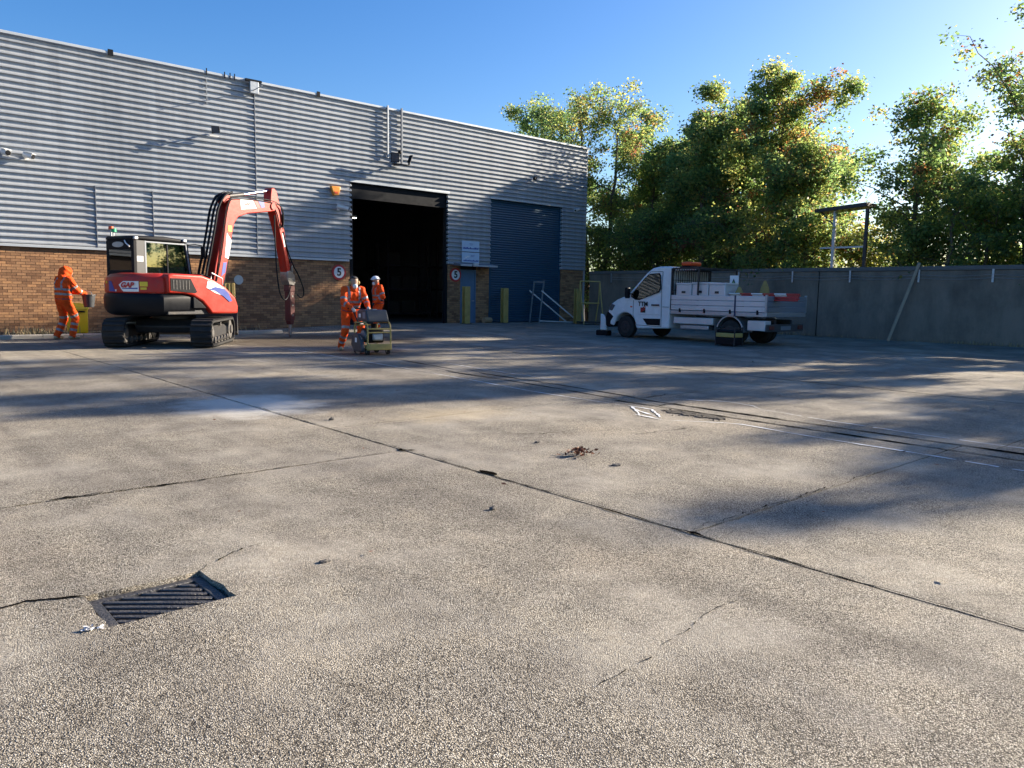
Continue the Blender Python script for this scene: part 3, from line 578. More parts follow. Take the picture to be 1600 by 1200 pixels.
# ------------------------------------------------------------------ kerb and planting strip in front of the plinth
kerb = structure(MB().box(-7,10.3,22.42,22.56,-.15,-.02).build('kerb', M['kerb']))
for i in range(19):
    x = -7+i*.915
    k = MB(); k.prism([(22.40,-.05),(22.40,.075),(22.425,.10),(22.56,.10),(22.56,-.05)], 'x', x, x+.905); k.build('kerb_stone', M['kerb'], kerb, bevel=.006)
bed = MB(); nx, ny = 90, 10
for j in range(ny+1):
    for i in range(nx+1):
        x = -7+17.3*i/nx; y = 22.57+1.925*j/ny; bed.v.append((x,y,.055+.03*math.sin(x*3.1+y*2)*math.sin(x*1.3-y*4)+random.gauss(0,.008)))
for j in range(ny):
    for i in range(nx): a = j*(nx+1)+i; bed.f.append((a,a+1,a+nx+2,a+nx+1)); bed.m.append(0)
structure(bed.build('planting_bed', M['earth']))
wd = MB()
for i in range(420):
    x = random.choice((random.gauss(3.95,.35), random.uniform(2.5,10))); y = random.uniform(22.6,23.2); h = random.uniform(.05,.26); a = random.uniform(0,6.3); l = random.uniform(.02,.16)
    w = .008; ca, sa = math.cos(a), math.sin(a)
    wd.add([(x-w*sa,y+w*ca,.05),(x+w*sa,y-w*ca,.05),(x+ca*l*.5+w*sa,y+sa*l*.5-w*ca,.05+h*.7),(x+ca*l*.5-w*sa,y+sa*l*.5+w*ca,.05+h*.7),(x+ca*l,y+sa*l,.05+h)], [(0,1,2,3),(3,2,4)])
o = wd.build('dry_weeds', M['drygrass']); o['kind'] = 'stuff'; o['label'] = 'dry weeds growing along the kerb by the brick plinth'; o['category'] = 'weeds'

# ------------------------------------------------------------------ yard wall
WX = 26.25
yw = thing('boundary_wall', 'long dark concrete panel wall closing the yard behind the white truck', 'wall', (WX,0,0))
ys = [24.43,20.4,13.4,6.4,-.6,-7.6,-14.6,-21.6,-28.6]
for a, c in zip(ys, ys[1:]):
    MB().box(0,.16,c+.008,a-.008,-.2,2.27).build('concrete_panel', M['wallc'], yw, bevel=.012)
    MB().box(-.035,.195,c+.004,a-.004,2.272,2.41).build('coping', M['coping'], yw, bevel=.02)
    MB().box(-.012,.17,c-.007,c+.007,-.2,2.27).build('panel_joint', M['crackm'], yw)
brk = [23.06,18.6,16.6,14.39,12.28,10.05,7.94,5.6,3.4]
for y in brk: MB().box(-.05,-.002,y-.022,y+.022,1.9,2.26).box(-.055,-.05,y-.03,y+.03,1.9,2.3).build('bracket', M['galv'], yw)
wi = [(-.08, y, 2.14-.0*i) for i, y in enumerate(brk)]
for dz in (0,.1):
    pts = []
    for (x,y0,z),(_,y1,_) in zip(wi,wi[1:]):
        for k in range(6): t = k/6; pts.append((x, y0+(y1-y0)*t, z-dz-.05*4*t*(1-t)))
    MB().tube(pts, .005, 5).build('wire', M['galv'], yw)
t = thing('timber_prop', 'long weathered timber pole leaning against the dark wall', 'pole', (25.75,10.68,0)); MB().bar((0,0,.0),(.45,-.62,2.52),.085,.085).build('pole', M['timber'], t, bevel=.008)
wb = MB()
for i in range(520):
    y = random.choice((random.uniform(-4,24), random.gauss(15,1.5), random.gauss(8,1.))); x = WX-abs(random.gauss(0,.05))-.01; h = random.uniform(.02,.14); a = random.uniform(0,6.3); l = random.uniform(.01,.09); w = .007; ca, sa = math.cos(a), math.sin(a); z = gz(x,y)
    wb.add([(x-w*sa,y+w*ca,z),(x+w*sa,y-w*ca,z),(x+ca*l*.5+w*sa,y+sa*l*.5-w*ca,z+h*.7),(x+ca*l*.5-w*sa,y+sa*l*.5+w*ca,z+h*.7),(x+ca*l,y+sa*l,z+h)], [(0,1,2,3),(3,2,4)])
o = wb.build('wall_weeds', M['drygrass']); o['kind'] = 'stuff'; o['label'] = 'weeds and litter along the foot of the dark yard wall'; o['category'] = 'weeds'
# ------------------------------------------------------------------ fittings fixed to the facade
def wsign(label, x, z, r):
    t = thing('speed_limit_sign', label, 'sign', (x,FY-.03,z), 0, 'round speed limit signs')
    n = 40
    MB().cyl((0,-.012,0),(0,.03,0),r,n=n).build('red_ring', M['redv'], t)
    MB().cyl((0,-.016,0),(0,-.0125,0),r*.74,n=n).build('white_face', M['vinyl'], t)
    text('numeral', '5', r*1.35, M['signblack'], t, frame((0,-.019,0),(1,0,0),(0,0,1)), bold=.012)
wsign('red ringed 5 sign on brick left of the open bay', 13.46, 1.97, .27)
wsign('red ringed 5 sign on the pier beside the blue door', 18.58, 2.03, .27)
def nbars(t, rows, m):
    for (x0,x1,z0,z1) in rows: MB().box(x0,x1,-.010,-.0065,z0,z1).build('print_line', m, t)
t = thing('notice_board', 'upper pale blue notice board on the cladding above the canopy', 'notice board', (18.83,FY-.10,2.96), 0, 'notice boards over the staff door'); MB().box(0,.88,-.006,.01,0,.42).build('board', M['paleblue'], t)
nbars(t, [(.36,.56,.30,.315),(.40,.52,.255,.265)], M['blue'])
x = .05
while x < .82:
    w = random.uniform(.015,.05); MB().box(x,x+w,-.010,-.0065,.10,.10+random.choice((.045,.05,.075))).build('print_line', M['blue'], t); x += w+.012
t = thing('notice_board', 'lower pale notice board with a white swoosh, just above the canopy', 'notice board', (18.83,FY-.10,2.53), 0, 'notice boards over the staff door'); MB().box(0,.88,-.006,.01,0,.40).build('board', M['paleblue'], t)
sw = [(.08+.35*k/14, .13+.13*math.sin(k/14*2.2)+.02*math.sin(k*1.7)) for k in range(15)]
MB().prism(sw+[(a,b-.05*math.sin(math.pi*i/14)) for i,(a,b) in reversed(list(enumerate(sw)))][1:-1], 'y', -.010, -.0065).build('swoosh', M['vinyl'], t)
nbars(t, [(.45,.64,.27,.285),(.44,.6,.235,.245)], M['blue']); x = .08
while x < .8:
    w = random.uniform(.015,.05); MB().box(x,x+w,-.010,-.0065,.05,.05+random.choice((.04,.045,.065))).build('print_line', M['blue'], t); x += w+.012

def cctv(label, x, z, yaw, col, L_=.32, r=.07, arm=.28, group=None):
    t = thing('security_camera', label, 'camera', (x,FY-.06,z), 0, group)
    MB().box(-.05,.05,-.03,.03,-.07,.07).cyl((0,-.03,0),(0,-arm,-.02),.022).build('bracket', M['vinyl'], t, smooth=40)
    d = Vector((math.cos(yaw), math.sin(yaw), -.25)).normalized(); c = Vector((0,-arm,.03))
    b = MB(); b.cyl(c-d*L_*.4, c+d*L_*.6, r, r*.95, 14); b.bar(c-d*L_*.45+Vector((0,0,r)), c+d*L_*.75+Vector((0,0,r)), r*2.1, .015); b.build('camera_body', col, t, smooth=40)
    MB().cyl(c+d*L_*.6, c+d*(L_*.6+.02), r*.8, r*.8, 14).build('lens', M['black'], t)
cctv('white security camera on the cladding at the left edge', 3.68, 4.74, R(-70), M['vinyl'], .2, .085, .2, group='security cameras on the cladding')
cctv('white security camera on the cladding, second from the left edge', 4.18, 4.72, R(-45), M['vinyl'], .24, .075, .2, group='security cameras on the cladding')
cctv('white security camera beside the open bay below the orange alarm box', 13.42, 4.16, R(-30), M['vinyl'], .4, group='security cameras on the cladding')
cctv('dark security camera high above the blue shutter', 22.55, 6.12, R(-150), M['black'], .25, .06, .2, group='security cameras on the cladding')
cctv('pale security camera at the right edge of the blue shutter', 25.2, 5.06, R(-160), M['vinyl'], .35, .05, .15, group='security cameras on the cladding')
def flood(t, c, yaw, tilt, w=.3, h=.34):
    d = Vector((math.cos(yaw)*math.cos(tilt), math.sin(yaw)*math.cos(tilt), math.sin(tilt))); c = Vector(c); s = Vector((-math.sin(yaw), math.cos(yaw), 0)); u = s.cross(d)*-1
    u = d.cross(s); P = []
    for dd, k in ((-.06,.7),(.05,1.)):
        P += [c+d*dd+s*a*w/2*k+u*b_*h/2*k for a,b_ in ((-1,-1),(1,-1),(1,1),(-1,1))]
    o = MB().add(P, [(3,2,1,0),(4,5,6,7),(0,1,5,4),(1,2,6,5),(2,3,7,6),(3,0,4,7)]).build('lamp_head', M['black'], t, bevel=.008)
    MB().add([c+d*.053+s*a*w*.42+u*b_*h*.42 for a,b_ in ((-1,-1),(1,-1),(1,1),(-1,1))], [(0,1,2,3)]).build('lens', M['lens'], o)
t = thing('floodlight_pair', 'pair of black floodlights on an arm above the open bay', 'floodlight', (15.7,FY-.08,5.92))
MB().cyl((-.35,-.45,-.05),(.35,-.45,-.05),.03).cyl((0,0,-.02),(0,-.45,-.05),.03).cyl((-.28,-.45,-.05),(-.28,-.45,.12),.02).cyl((.33,-.45,-.05),(.33,-.45,.12),.02).build('arm', M['darksteel'], t, smooth=40)
flood(t, (-.28,-.5,.16), R(-120), R(-15)); flood(t, (.36,-.5,.16), R(-35), R(-20))
MB().sphere((.12,-.2,.42),.07).build('sensor', M['black'], t, smooth=60)
t = thing('floodlight', 'single dark floodlight on a long arm high on the cladding, throwing a long shadow', 'floodlight', (9.15,FY-.08,6.08))
MB().cyl((0,0,0),(0,-.42,.0),.028).cyl((0,-.3,.0),(0,-.3,.1),.02).build('arm', M['darksteel'], t, smooth=40); flood(t, (-.06,-.46,.02), R(-140), R(-8), .26, .2)
MB().box(-.2,.08,-.3,-.12,-.16,-.13).build('bracket', M['vinyl'], t)
t = thing('roof_antenna_box', 'grey junction box with a rod clamped to the roof edge', 'junction box', (10.45,FY-.14,7.45))
MB().box(-.14,.14,-.1,0,0,.36).build('box', M['galv'], t, bevel=.01); MB().box(-.26,.26,-.06,.03,.36,.43).build('clamp', M['black'], t); MB().cyl((-.02,-.1,.1),(-.02,-.7,.12),.014).build('rod', M['galv'], t)
t = thing('alarm_box', 'orange alarm box on the cladding left of the open bay', 'alarm box', (13.28,FY-.08,4.74))
pp = [(-.19,.15),(.19,.15),(.12,-.14),(-.08,-.17)]; MB().prism(pp,'y',-.13,0).build('cover', M['alarm'], t, bevel=.025); MB().box(-.06,.06,-.145,-.131,-.1,-.03).build('lamp', M['amber'], t)

# ------------------------------------------------------------------ small yard things along the facade
def bollard(label, x, y, h=1.45, w=.26):
    t = thing('bollard', label, 'bollard', (x,y,gz(x,y)), 0, 'yellow bollards before the doors')
    b = MB(); b.prism([(-w/2,-.1),(w/2,-.1),(w/2,-.075),(.02,-.075),(.02,.075),(w/2,.075),(w/2,.1),(-w/2,.1),(-w/2,.075),(-.02,.075),(-.02,-.075),(-w/2,-.075)],'z',.0,h); b.build('post', M['yellow'], t, bevel=.006)
    MB().box(-.17,.17,-.15,.15,-.02,.015).build('base_plate', M['darksteel'], t)
    return t
bollard('scuffed yellow bollard between the open bay and the blue door', 18.6, 23.8); bollard('yellow bollard in front of the blue shutter, left side', 20.75, 24.0, 1.42); bollard('yellow bollard at the right side of the blue shutter by the yellow frame', 23.4, 22.4, 1.45)
t = thing('steel_trestle', 'grey steel trestle frame leaning open before the blue shutter', 'trestle', (22.6,23.6,.13)); t.scale = (1.0,1.0,1.42)
for s in (0,.75):
    MB().bar((-.25,s*.8,0),(-.02,s*.8,1.22),.045,.045).build('upright', M['galv'], t); MB().bar((-.3+.15,s,.95),(1.15,s-1.0,.02),.075,.04).build('ramp_rail', M['galv'], t)
MB().bar((-.02,0,1.2),(-.02,.6,1.2),.06,.06).build('top_bar', M['galv'], t); MB().bar((-.25,0,.06),(1.1,-.98,.03),.03,.03).build('foot_bar', M['galv'], t)
t = thing('trolley_frame', 'yellow tubular trolley frame standing between bollard and truck', 'trolley', (23.0,21.9,.13), R(-20)); t.scale = (1.25,1.25,1.4)
for x, xx in ((0,.0),(.72,0.)):
    MB().tube([(x,.25,0),(x,.05,.7),(x,0,1.25)],.022).build('side_tube', M['yellow'], t, smooth=60); MB().tube([(x,-.35,0),(x,-.05,1.0),(x,0,1.25)],.02).build('leg', M['yellow'], t, smooth=60)
for z in (1.25,.62): MB().cyl((0,0,z),(.72,0,z),.02).build('cross_tube', M['yellow'], t, smooth=60)
MB().box(.02,.7,-.3,.25,.04,.08).build('deck', M['darksteel'], t)
o = MB(); rr = []
for k in range(9):
    a = k/8; rr.append([(.45*a-.1+.02*math.sin(7*a+i), .28*math.cos(2*math.pi*i/12)*(1-.3*abs(a-.5)), .24+.22*math.sin(2*math.pi*i/12)*(1+.15*math.sin(5*a+2*i))) for i in range(12)])
o.loft(rr); ob = o.build('plastic_bundle', M['tarp'], None, smooth=60, loc=(24.4,21.2,gz(24.4,21.2)-.01)); tag(ob,'crumpled blue plastic bundle in the shade beside the yellow trolley','bundle')
ob = MB().cyl((0,0,.11),(.5,.1,.11),.11,n=18).cyl((.505,.101,.11),(.5,.1,.11),.07,n=18).build('cardboard_roll', M['carton'], None, smooth=40, loc=(19.75,24.1,.135), rz=R(8)); tag(ob,'short brown cardboard roll lying beside the blue door','cardboard roll')
# grit bin, pallet-like yellow guard, broom
t = thing('grit_bin', 'bright yellow bin by the wall behind the hooded worker', 'bin', (4.95,23.25,.08), R(4))
MB().prism([(-.32,0),(-.36,.62),(-.30,.72),(.30,.78),(.36,.72),(.33,0)],'x',-.17,.17).build('body', M['ybin'], t, bevel=.03)
MB().prism([(-.38,.63),(-.32,.735),(.31,.80),(.38,.73),(.37,.68),(.29,.715),(-.29,.66)],'x',-.19,.19).build('lid', M['ybin'], t, bevel=.012)
MB().box(-.08,.08,-.395,-.372,.56,.60).build('handle', M['black'], t)
t = thing('machine_guard', 'yellow ribbed guard panel on posts beside the brick wall', 'guard panel', (8.75,23.2,.06), R(-8))
for i in range(6): MB().prism([(i*.115-.34,-.02),(i*.115-.30,-.05),(i*.115-.27,-.05),(i*.115-.235,-.02)],'z',.5,1.42).build('rib', M['yellow'], t)
MB().box(-.36,.36,-.019,.0,.48,1.44).build('sheet', M['yellow'], t); MB().box(.36,.46,-.05,.05,0,1.44).build('post', M['yellow'], t, bevel=.01); MB().box(-.46,-.36,-.05,.05,0,1.44).build('post', M['yellow'], t, bevel=.01); MB().box(.26,.54,-.1,.1,-.02,.02).build('foot', M['yellow'], t)
for z in (.75,1.1): MB().box(-.36,.36,-.06,-.051,z,z+.025).build('strap', M['darksteel'], t)

# ------------------------------------------------------------------ litter on the yard
def rock(x, y, s, sz, m='stone', lab=None, cat='stone', zrot=0):
    b = MB(); b.sphere((0,0,sz*.55),s,s*.6,sz,9,6); b.v = [(px*(1+random.uniform(-.25,.25)),py*(1+random.uniform(-.25,.25)),max(0,pz*(1+random.uniform(-.3,.2)))) for px,py,pz in b.v]
    o = b.build({'stone':'stone'}.get(cat,'stone'), M[m], None, loc=(x,y,0), rz=zrot); return tag(o, lab, cat)
rock(2.94,3.48,.028,.016,lab='small dark stone lying this side of the joint, below its widest chip'); rock(1.71,3.28,.03,.008,lab='flat grey pebble on the lit concrete right of the drain grate'); rock(4.48,3.83,.055,.010,lab='flat dark stone fragment just right of the leaf pile'); rock(4.61,4.86,.03,.012,lab='tiny dark stone beyond the leaf pile'); rock(3.75,7.0,.03,.02,lab='small dark stone near the pale patch on the lit concrete')
lp = MB()
for i in range(130):
    a = random.uniform(0,6.3); r_ = abs(random.gauss(0,.075)); x, y = r_*math.cos(a)*1.3, r_*math.sin(a); z = .008+max(0,.05*(1-r_/.14))*random.random(); s = random.uniform(.012,.028); e = [Vector((random.gauss(0,1),random.gauss(0,1),random.gauss(0,.6))).normalized()*s for _ in range(2)]
    c = Vector((x,y,z+s*.6)); lp.add([c-e[0],c+e[1]*.5,c+e[0],c-e[1]*.5], [(0,1,2,3)])
t = lp.build('leaf_pile', mat('brown_leaf',(.16,.06,.03),.8,0,.4,60), None, loc=(4.5,4.27,0)); tag(t,'small heap of dead brown leaves on the lit concrete','leaf pile')
sc = MB()
for i in range(26):
    c = Vector((random.gauss(0,.02),random.gauss(0,.009),random.uniform(.004,.014))); s = random.uniform(.005,.012); e = [Vector((random.gauss(0,1),random.gauss(0,1),random.gauss(0,.4))).normalized()*s for _ in range(2)]
    sc.add([c-e[0],c+e[1],c+e[0],c-e[1]], [(0,1,2,3)])
t = sc.build('plastic_scrap', mat('pale_scrap',(.62,.63,.66),.6,0,.2,60), None, loc=(.665,3.16,0)); tag(t,'torn scrap of pale plastic beside the near drain grate','litter')
lf = MB()
for i in range(260):
    x = random.uniform(1,20); y = random.uniform(.5,16); 
    if x < 3 and random.random() < .8: continue
    s = random.uniform(.01,.028); a = random.uniform(0,6.3); d = Vector((math.cos(a),math.sin(a),random.uniform(-.2,.3)))*s; n = Vector((-math.sin(a),math.cos(a),random.uniform(0,.5)))*s*.5; c = Vector((x,y,.016+gz(x,y)))
    lf.add([c-d,c+n,c+d,c-n], [(0,1,2,3)])
t = lf.build('leaf_litter', bpy.data.materials['brown_leaf']); t['kind'] = 'stuff'; t['label'] = 'scattered fallen leaves across the yard'; t['category'] = 'leaves'
# ------------------------------------------------------------------ excavator
EX = thing('excavator', 'red and black tracked excavator with a hydraulic breaker on its arm', 'excavator', (6.03,18.85,0))
UH = R(58.5); HH = R(20)      # undercarriage and house headings
def up_(mb, name, m, parent=None, **k): return mb.build(name, m, parent or EX, rz=(UH if parent is None else None), **k)
def hp(mb, name, m, parent=None, **k): return mb.build(name, m, parent or EX, rz=(HH if parent is None else None), **k)
# tracks
TR = .315; TL = 1.13
def loop(r, n=14):
    P = []
    for i in range(n+1): a = -math.pi/2 + math.pi*i/n; P.append((TL+r*math.cos(a), TR+.01+r*math.sin(a)))
    for i in range(n+1): a = math.pi/2 + math.pi*i/n; P.append((-TL+r*math.cos(a), TR+.01+r*math.sin(a)))
    return P
def along(P, n):
    seg = [math.dist(P[i],P[(i+1)%len(P)]) for i in range(len(P))]; tot = sum(seg); out = []
    for k in range(n):
        d = tot*k/n; i = 0
        while d > seg[i]: d -= seg[i]; i += 1
        p, q = P[i], P[(i+1)%len(P)]; t = d/seg[i]; out.append(((p[0]+(q[0]-p[0])*t, p[1]+(q[1]-p[1])*t), ((q[0]-p[0])/seg[i], (q[1]-p[1])/seg[i])))
    return out
for s in (-1,1):
    y0, y1 = s*.9-.225, s*.9+.225
    b = MB(); o_, i_ = loop(TR-.03), loop(TR-.075); n = len(o_)
    V = [(p[0],y,p[1]) for y in (y0,y1) for p in o_] + [(p[0],y,p[1]) for y in (y0,y1) for p in i_]; F = []
    for k in range(n):
        q = (k+1)%n; F += [(k,q,n+q,n+k),(2*n+k,3*n+k,3*n+q,2*n+q),(k,2*n+k,2*n+q,q),(n+k,n+q,3*n+q,3*n+k)]
    b.add(V,F)
    for (p,d) in along(loop(TR-.03), 50):
        nx, nz = d[1], -d[0]; c = Vector((p[0]+nx*.016, 0, p[1]+nz*.016))
        a = Vector((d[0],0,d[1]))*.03; m_ = Vector((nx,0,nz))*.017
        P = [c-a-m_, c+a-m_, c+a*.7+m_, c-a*.7+m_]; V = [(q.x,y,q.z) for y in (y0+.01,y1-.01) for q in P]
        b.add(V, [(0,1,2,3),(7,6,5,4),(0,4,5,1),(1,5,6,2),(2,6,7,3),(3,7,4,0)])
    tr = up_(b,'track',M['rubber'],smooth=30)
    f = MB(); f.prism([(-TL,.2),(TL,.2),(TL,.36),(.6,.47),(-.6,.47),(-TL,.36)],'y',s*.9-.11,s*.9+.11); up_(f,'track_frame',M['darksteel'],bevel=.02)
    for x, r_ in ((-TL,.235),(TL,.235)):
        w = MB(); w.cyl((x,y0+.06,TR+.01),(x,y1-.06,TR+.01),r_,n=24); w.cyl((x,y0+.02,TR+.01),(x,y1-.02,TR+.01),r_*.45,n=18); up_(w,'idler' if x > 0 else 'sprocket',M['steel'],smooth=35)
    for k in range(5):
        x = -.72+.36*k; w = MB(); w.cyl((x,y0+.05,.15),(x,y1-.05,.15),.085,n=16); w.cyl((x,y0+.03,.15),(x,y1-.03,.15),.035,n=12); up_(w,'roller',M['steel'],smooth=35)
    w = MB(); w.cyl((0,y0+.07,.5),(0,y1-.07,.5),.05,n=14); up_(w,'top_roller',M['steel'],smooth=35)
up_(MB().prism([(-.55,.3),(.55,.3),(.62,.45),(.45,.62),(-.45,.62),(-.62,.45)],'y',-.68,.68),'chassis',M['darksteel'],bevel=.03)
up_(MB().cyl((0,0,.6),(0,0,.74),.48,n=32),'slew_ring',M['darksteel'],smooth=40)
bl_ = MB(); pr_ = [(1.86+.10*math.cos(a)-.02, .5-.29*math.cos(a*.98)*0+.29*math.sin(a)) for a in [R(x) for x in range(-80,81,20)]]
bl_.prism([(1.80,.2),(1.86,.22),(1.82,.45),(1.84,.66),(1.90,.76),(1.93,.74),(1.90,.60),(1.89,.4),(1.95,.18),(1.9,.12)],'y',-1.12,1.12); bd = up_(bl_,'dozer_blade',M['darksteel'],bevel=.01)
for s in (-.45,.45): up_(MB().bar((.5,s,.42),(1.82,s,.42),.1,.14),'blade_arm',M['darksteel'],bevel=.015)
# house: rounded tail counterweight, engine hood, right side body
def arc_plan(r, hw, xf, n=22, cx=0.):
    a0 = math.asin(hw/r); P = [(cx-r*math.cos(a0-2*a0*i/n), r*math.sin(a0-2*a0*i/n)) for i in range(n+1)]
    return P + [(xf,-hw),(xf,hw)]
def lay(spec, xf, r=1.44, hw=1.02):
    rings = []
    for z, ins in spec: rings.append([(x,y,z) for x,y in arc_plan(r-ins, hw-ins, xf)])
    return MB().loft(rings)
hp(lay([(.70,.16),(.76,.06),(.86,.01),(1.08,0),(1.16,.02),(1.19,.05)],-.20),'counterweight',M['black'],smooth=35)
hp(MB().box(-.9,.93,-.98,1.0,.725,.858),'deck',M['darksteel'],bevel=.02)
hd = hp(lay([(1.195,.05),(1.22,.03),(1.42,.035),(1.54,.07),(1.61,.16),(1.635,.30)],-.80),'engine_hood',M['red'],smooth=35)
sb = MB(); side = [(-.94,1.2),(-.94,1.60),(-.80,1.635),(-.05,1.62),(.30,1.52),(.62,1.36),(.90,1.12),(.98,.92),(.97,.74),(.2,.74),(.1,.86),(-.05,1.02),(-.3,1.15),(-.5,1.195)]
sb.prism(side,'y',-1.075,-.42); body = hp(sb,'side_body',M['red'],bevel=.05,seg=3)
hp(MB().prism([(-.29,.865),(.08,.865),(-.06,1.0),(-.25,1.12),(-.29,1.13)],'y',-1.06,-.45),'skirt',M['black'],bevel=.02)
hp(MB().prism([(.08,1.605),(.34,1.535),(.66,1.37),(.92,1.13),(.94,1.15),(.69,1.42),(.36,1.59),(.10,1.66)],'y',-.86,-.44),'hood_cover',M['black'],bevel=.02)
hp(MB().prism([(-.88,1.26),(-.88,1.53),(-.36,1.53),(-.20,1.24),(-.24,1.21)],'y',-1.083,-1.076),'side_grille',M['black'])
for k in range(6): hp(MB().box(-.82+.08*k,-.80+.08*k,-1.09,-1.083,1.29,1.49),'grille_bar',M['darksteel'])
# grab rail and mirror on the right body
hp(MB().tube([(.3,-.95,1.52),(.32,-.95,1.68),(.62,-.95,1.56),(.62,-.95,1.42)],.016),'grab_rail',M['galv'],smooth=60)
# livery on the tail: curved plates following the counterweight arc
def tailplate(name, a0, a1, z0, z1, m, dr=.006, zf=None, n=8):
    V = []; F = []
    for i in range(n+1):
        t = i/n; a = a0+(a1-a0)*t; r_ = 1.405+dr
        lo, hi = (z0,z1) if zf is None else zf(t)
        V += [(-r_*math.cos(a), r_*math.sin(a), lo), (-r_*math.cos(a), r_*math.sin(a), hi)]
        if i: F.append((2*i-2,2*i,2*i+1,2*i-1))
    return hp(MB().add(V,F), name, m, hd)
tailplate('blue_flash', R(13),R(2),1.22,1.45,M['blue'],zf=lambda t:(1.225,1.45-.23*max(0,t-.45)/.55))
tailplate('white_stripe', R(2.2),R(.5),0,0,M['vinyl'],.005,zf=lambda t:(1.225,1.27)); tailplate('white_panel', R(-3),R(-24),0,0,M['vinyl'],.006,zf=lambda t:(1.225+.14*max(0,.22-t)/.22, 1.45-.08*max(0,.25-t)/.25))
tailplate('blue_stripe', R(-7),R(-23),0,0,M['blue'],.0085,zf=lambda t:(1.282,1.282+.012+.018*t))
tailplate('yellow_label', R(-25),R(-32),1.34,1.44,M['yellowv'],.008); tailplate('yellow_label', R(21),R(16.5),1.40,1.45,M['yellowv'],.008); tailplate('white_label', R(33),R(28),1.32,1.38,M['vinyl'],.008); tailplate('yellow_label', R(-25.5),R(-31),1.27,1.32,M['yellowv'],.008)
a = R(-12.5); c = Vector((-(1.418)*math.cos(a), 1.418*math.sin(a), 1.362))
text('lettering','GAP',.15,M['redv'],hd,frame(c,(-math.sin(a),-math.cos(a),0),(0,0,1)),shear=.25,bold=.008,sx=1.15)
# side livery
hp(MB().prism([(.1,1.50),(.36,1.44),(.56,1.32),(.52,1.16),(.30,1.22),(.06,1.34)],'y',-1.084,-1.0765),'white_panel',M['vinyl'],body)
hp(MB().prism([(.12,1.30),(.30,1.27),(.54,1.14),(.70,1.02),(.78,1.04),(.68,1.22),(.55,1.32),(.30,1.36)],'y',-1.088,-1.0845),'blue_flash',M['blue'],body)
# cab
cx0, cx1, cy0, cy1, cz0, cz1 = -.92, .66, .10, 1.05, .86, 2.46
P = {}
def post(p, q, w=.07, d=.07, m='black'): return hp(MB().bar(p,q,w,d),'cab_post',M[m],bevel=.015)
top = 2.38; fx = cx1-.16
for y in (cy0+.035,cy1-.035):
    post((cx0+.04,y,cz0),(cx0+.06,y,top),.09,.09); post((cx1-.03,y,cz0),(cx1-.02,y,1.5)); post((cx1-.02,y,1.48),(fx,y,top))
    post((-.02,y,1.62),(-.02,y,top),.05,.05)
hp(MB().box(cx0+.02,cx1,cy0,cy1,cz0,1.15),'cab_base',M['black'],bevel=.03)
hp(MB().box(cx0,cx0+.075,cy0+.075,cy1-.075,1.15,1.70),'rear_panel',M['black'],bevel=.015); hp(MB().box(cx0,cx0+.08,cy0+.075,cy1-.075,2.17,2.38),'rear_header',M['black'],bevel=.015)
rf = hp(MB().prism([(cx0-.02,2.38),(cx0+.02,2.47),(-.1,2.5),(fx-.05,2.46),(fx+.03,2.38)],'y',cy0-.01,cy1+.01),'cab_roof',M['black'],bevel=.04,seg=3)
hp(MB().box(cx0+.085,cx0+.30,cy0-.006,cy0+.012,1.16,2.37),'corner_panel',M['greypaint']); hp(MB().box(cx0+.095,cx0+.25,cy0-.011,cy0-.0065,1.9,2.02),'label',M['vinyl'])
hp(MB().box(cx0+.30,cx0+.335,cy0-.010,cy0+.03,1.16,2.37),'window_seal',M['darkflash']); 
hp(MB().bar((cx1-.06,cy0-.006,1.5),(fx-.03,cy0-.006,2.36),.03,.03),'window_seal',M['darkflash']); hp(MB().box(cx0+.33,fx-.03,cy0-.012,cy0+.02,2.335,2.365),'window_seal',M['darkflash'])
hp(MB().box(cx0+.02,cx0+.028,cy0+.08,cy1-.08,1.70,2.17),'rear_glass',M['glass']); 
hp(MB().prism([(cx0+.335,1.16),(cx1-.05,1.16),(cx1-.05,1.5),(fx-.03,2.34),(cx0+.335,2.34)],'y',cy0+.02,cy0+.026),'side_glass',M['glass'])
hp(MB().prism([(cx0+.12,1.16),(cx1-.05,1.16),(cx1-.05,1.5),(fx-.03,2.36),(cx0+.12,2.36)],'y',cy1-.034,cy1-.028),'side_glass',M['glass'])
hp(MB().add([(cx1-.02,cy0+.06,1.2),(cx1-.02,cy1-.06,1.2),(fx+.01,cy1-.06,2.36),(fx+.01,cy0+.06,2.36)],[(0,1,2,3)]),'front_glass',M['glass'])
st = MB(); st.box(-.42,.06,.36,.84,1.15,1.42); st.box(-.48,-.36,.36,.84,1.42,1.98); st.box(-.47,-.38,.45,.75,1.99,2.16); hp(st,'seat',M['seat'],bevel=.05)
hp(MB().bar((.2,.42,1.2),(.27,.42,1.62),.05,.05),'control_lever',M['black'],bevel=.01); hp(MB().bar((.2,.8,1.2),(.27,.8,1.62),.05,.05),'control_lever',M['black'],bevel=.01)
ov = MB(); ov.prism([(.60+.20*math.cos(2*math.pi*k/24), 2.275+.062*math.sin(2*math.pi*k/24)) for k in range(24)],'x',cx0-.012,cx0-.003); hp(ov,'emblem',M['galv'])
hp(MB().tube([(cx0-.02,.34,2.36),(cx0-.05,.26,2.30),(cx0-.06,.12,2.22)],.014),'wiper',M['vinyl'],smooth=60)
lb = hp(MB().cyl((cx0+.06,.92,2.45),(cx0+.06,.92,2.62),.018).cyl((cx0+.06,.84,2.45),(cx0+.06,.84,2.58),.018),'beacon_stem',M['galv'],smooth=50)
hp(MB().cyl((cx0+.06,.92,2.62),(cx0+.06,.92,2.69),.055,.05),'amber_beacon',M['amber'],lb,smooth=50); hp(MB().cyl((cx0+.06,.82,2.56),(cx0+.06,.82,2.64),.055,.05),'green_beacon',M['green'],lb,smooth=50)
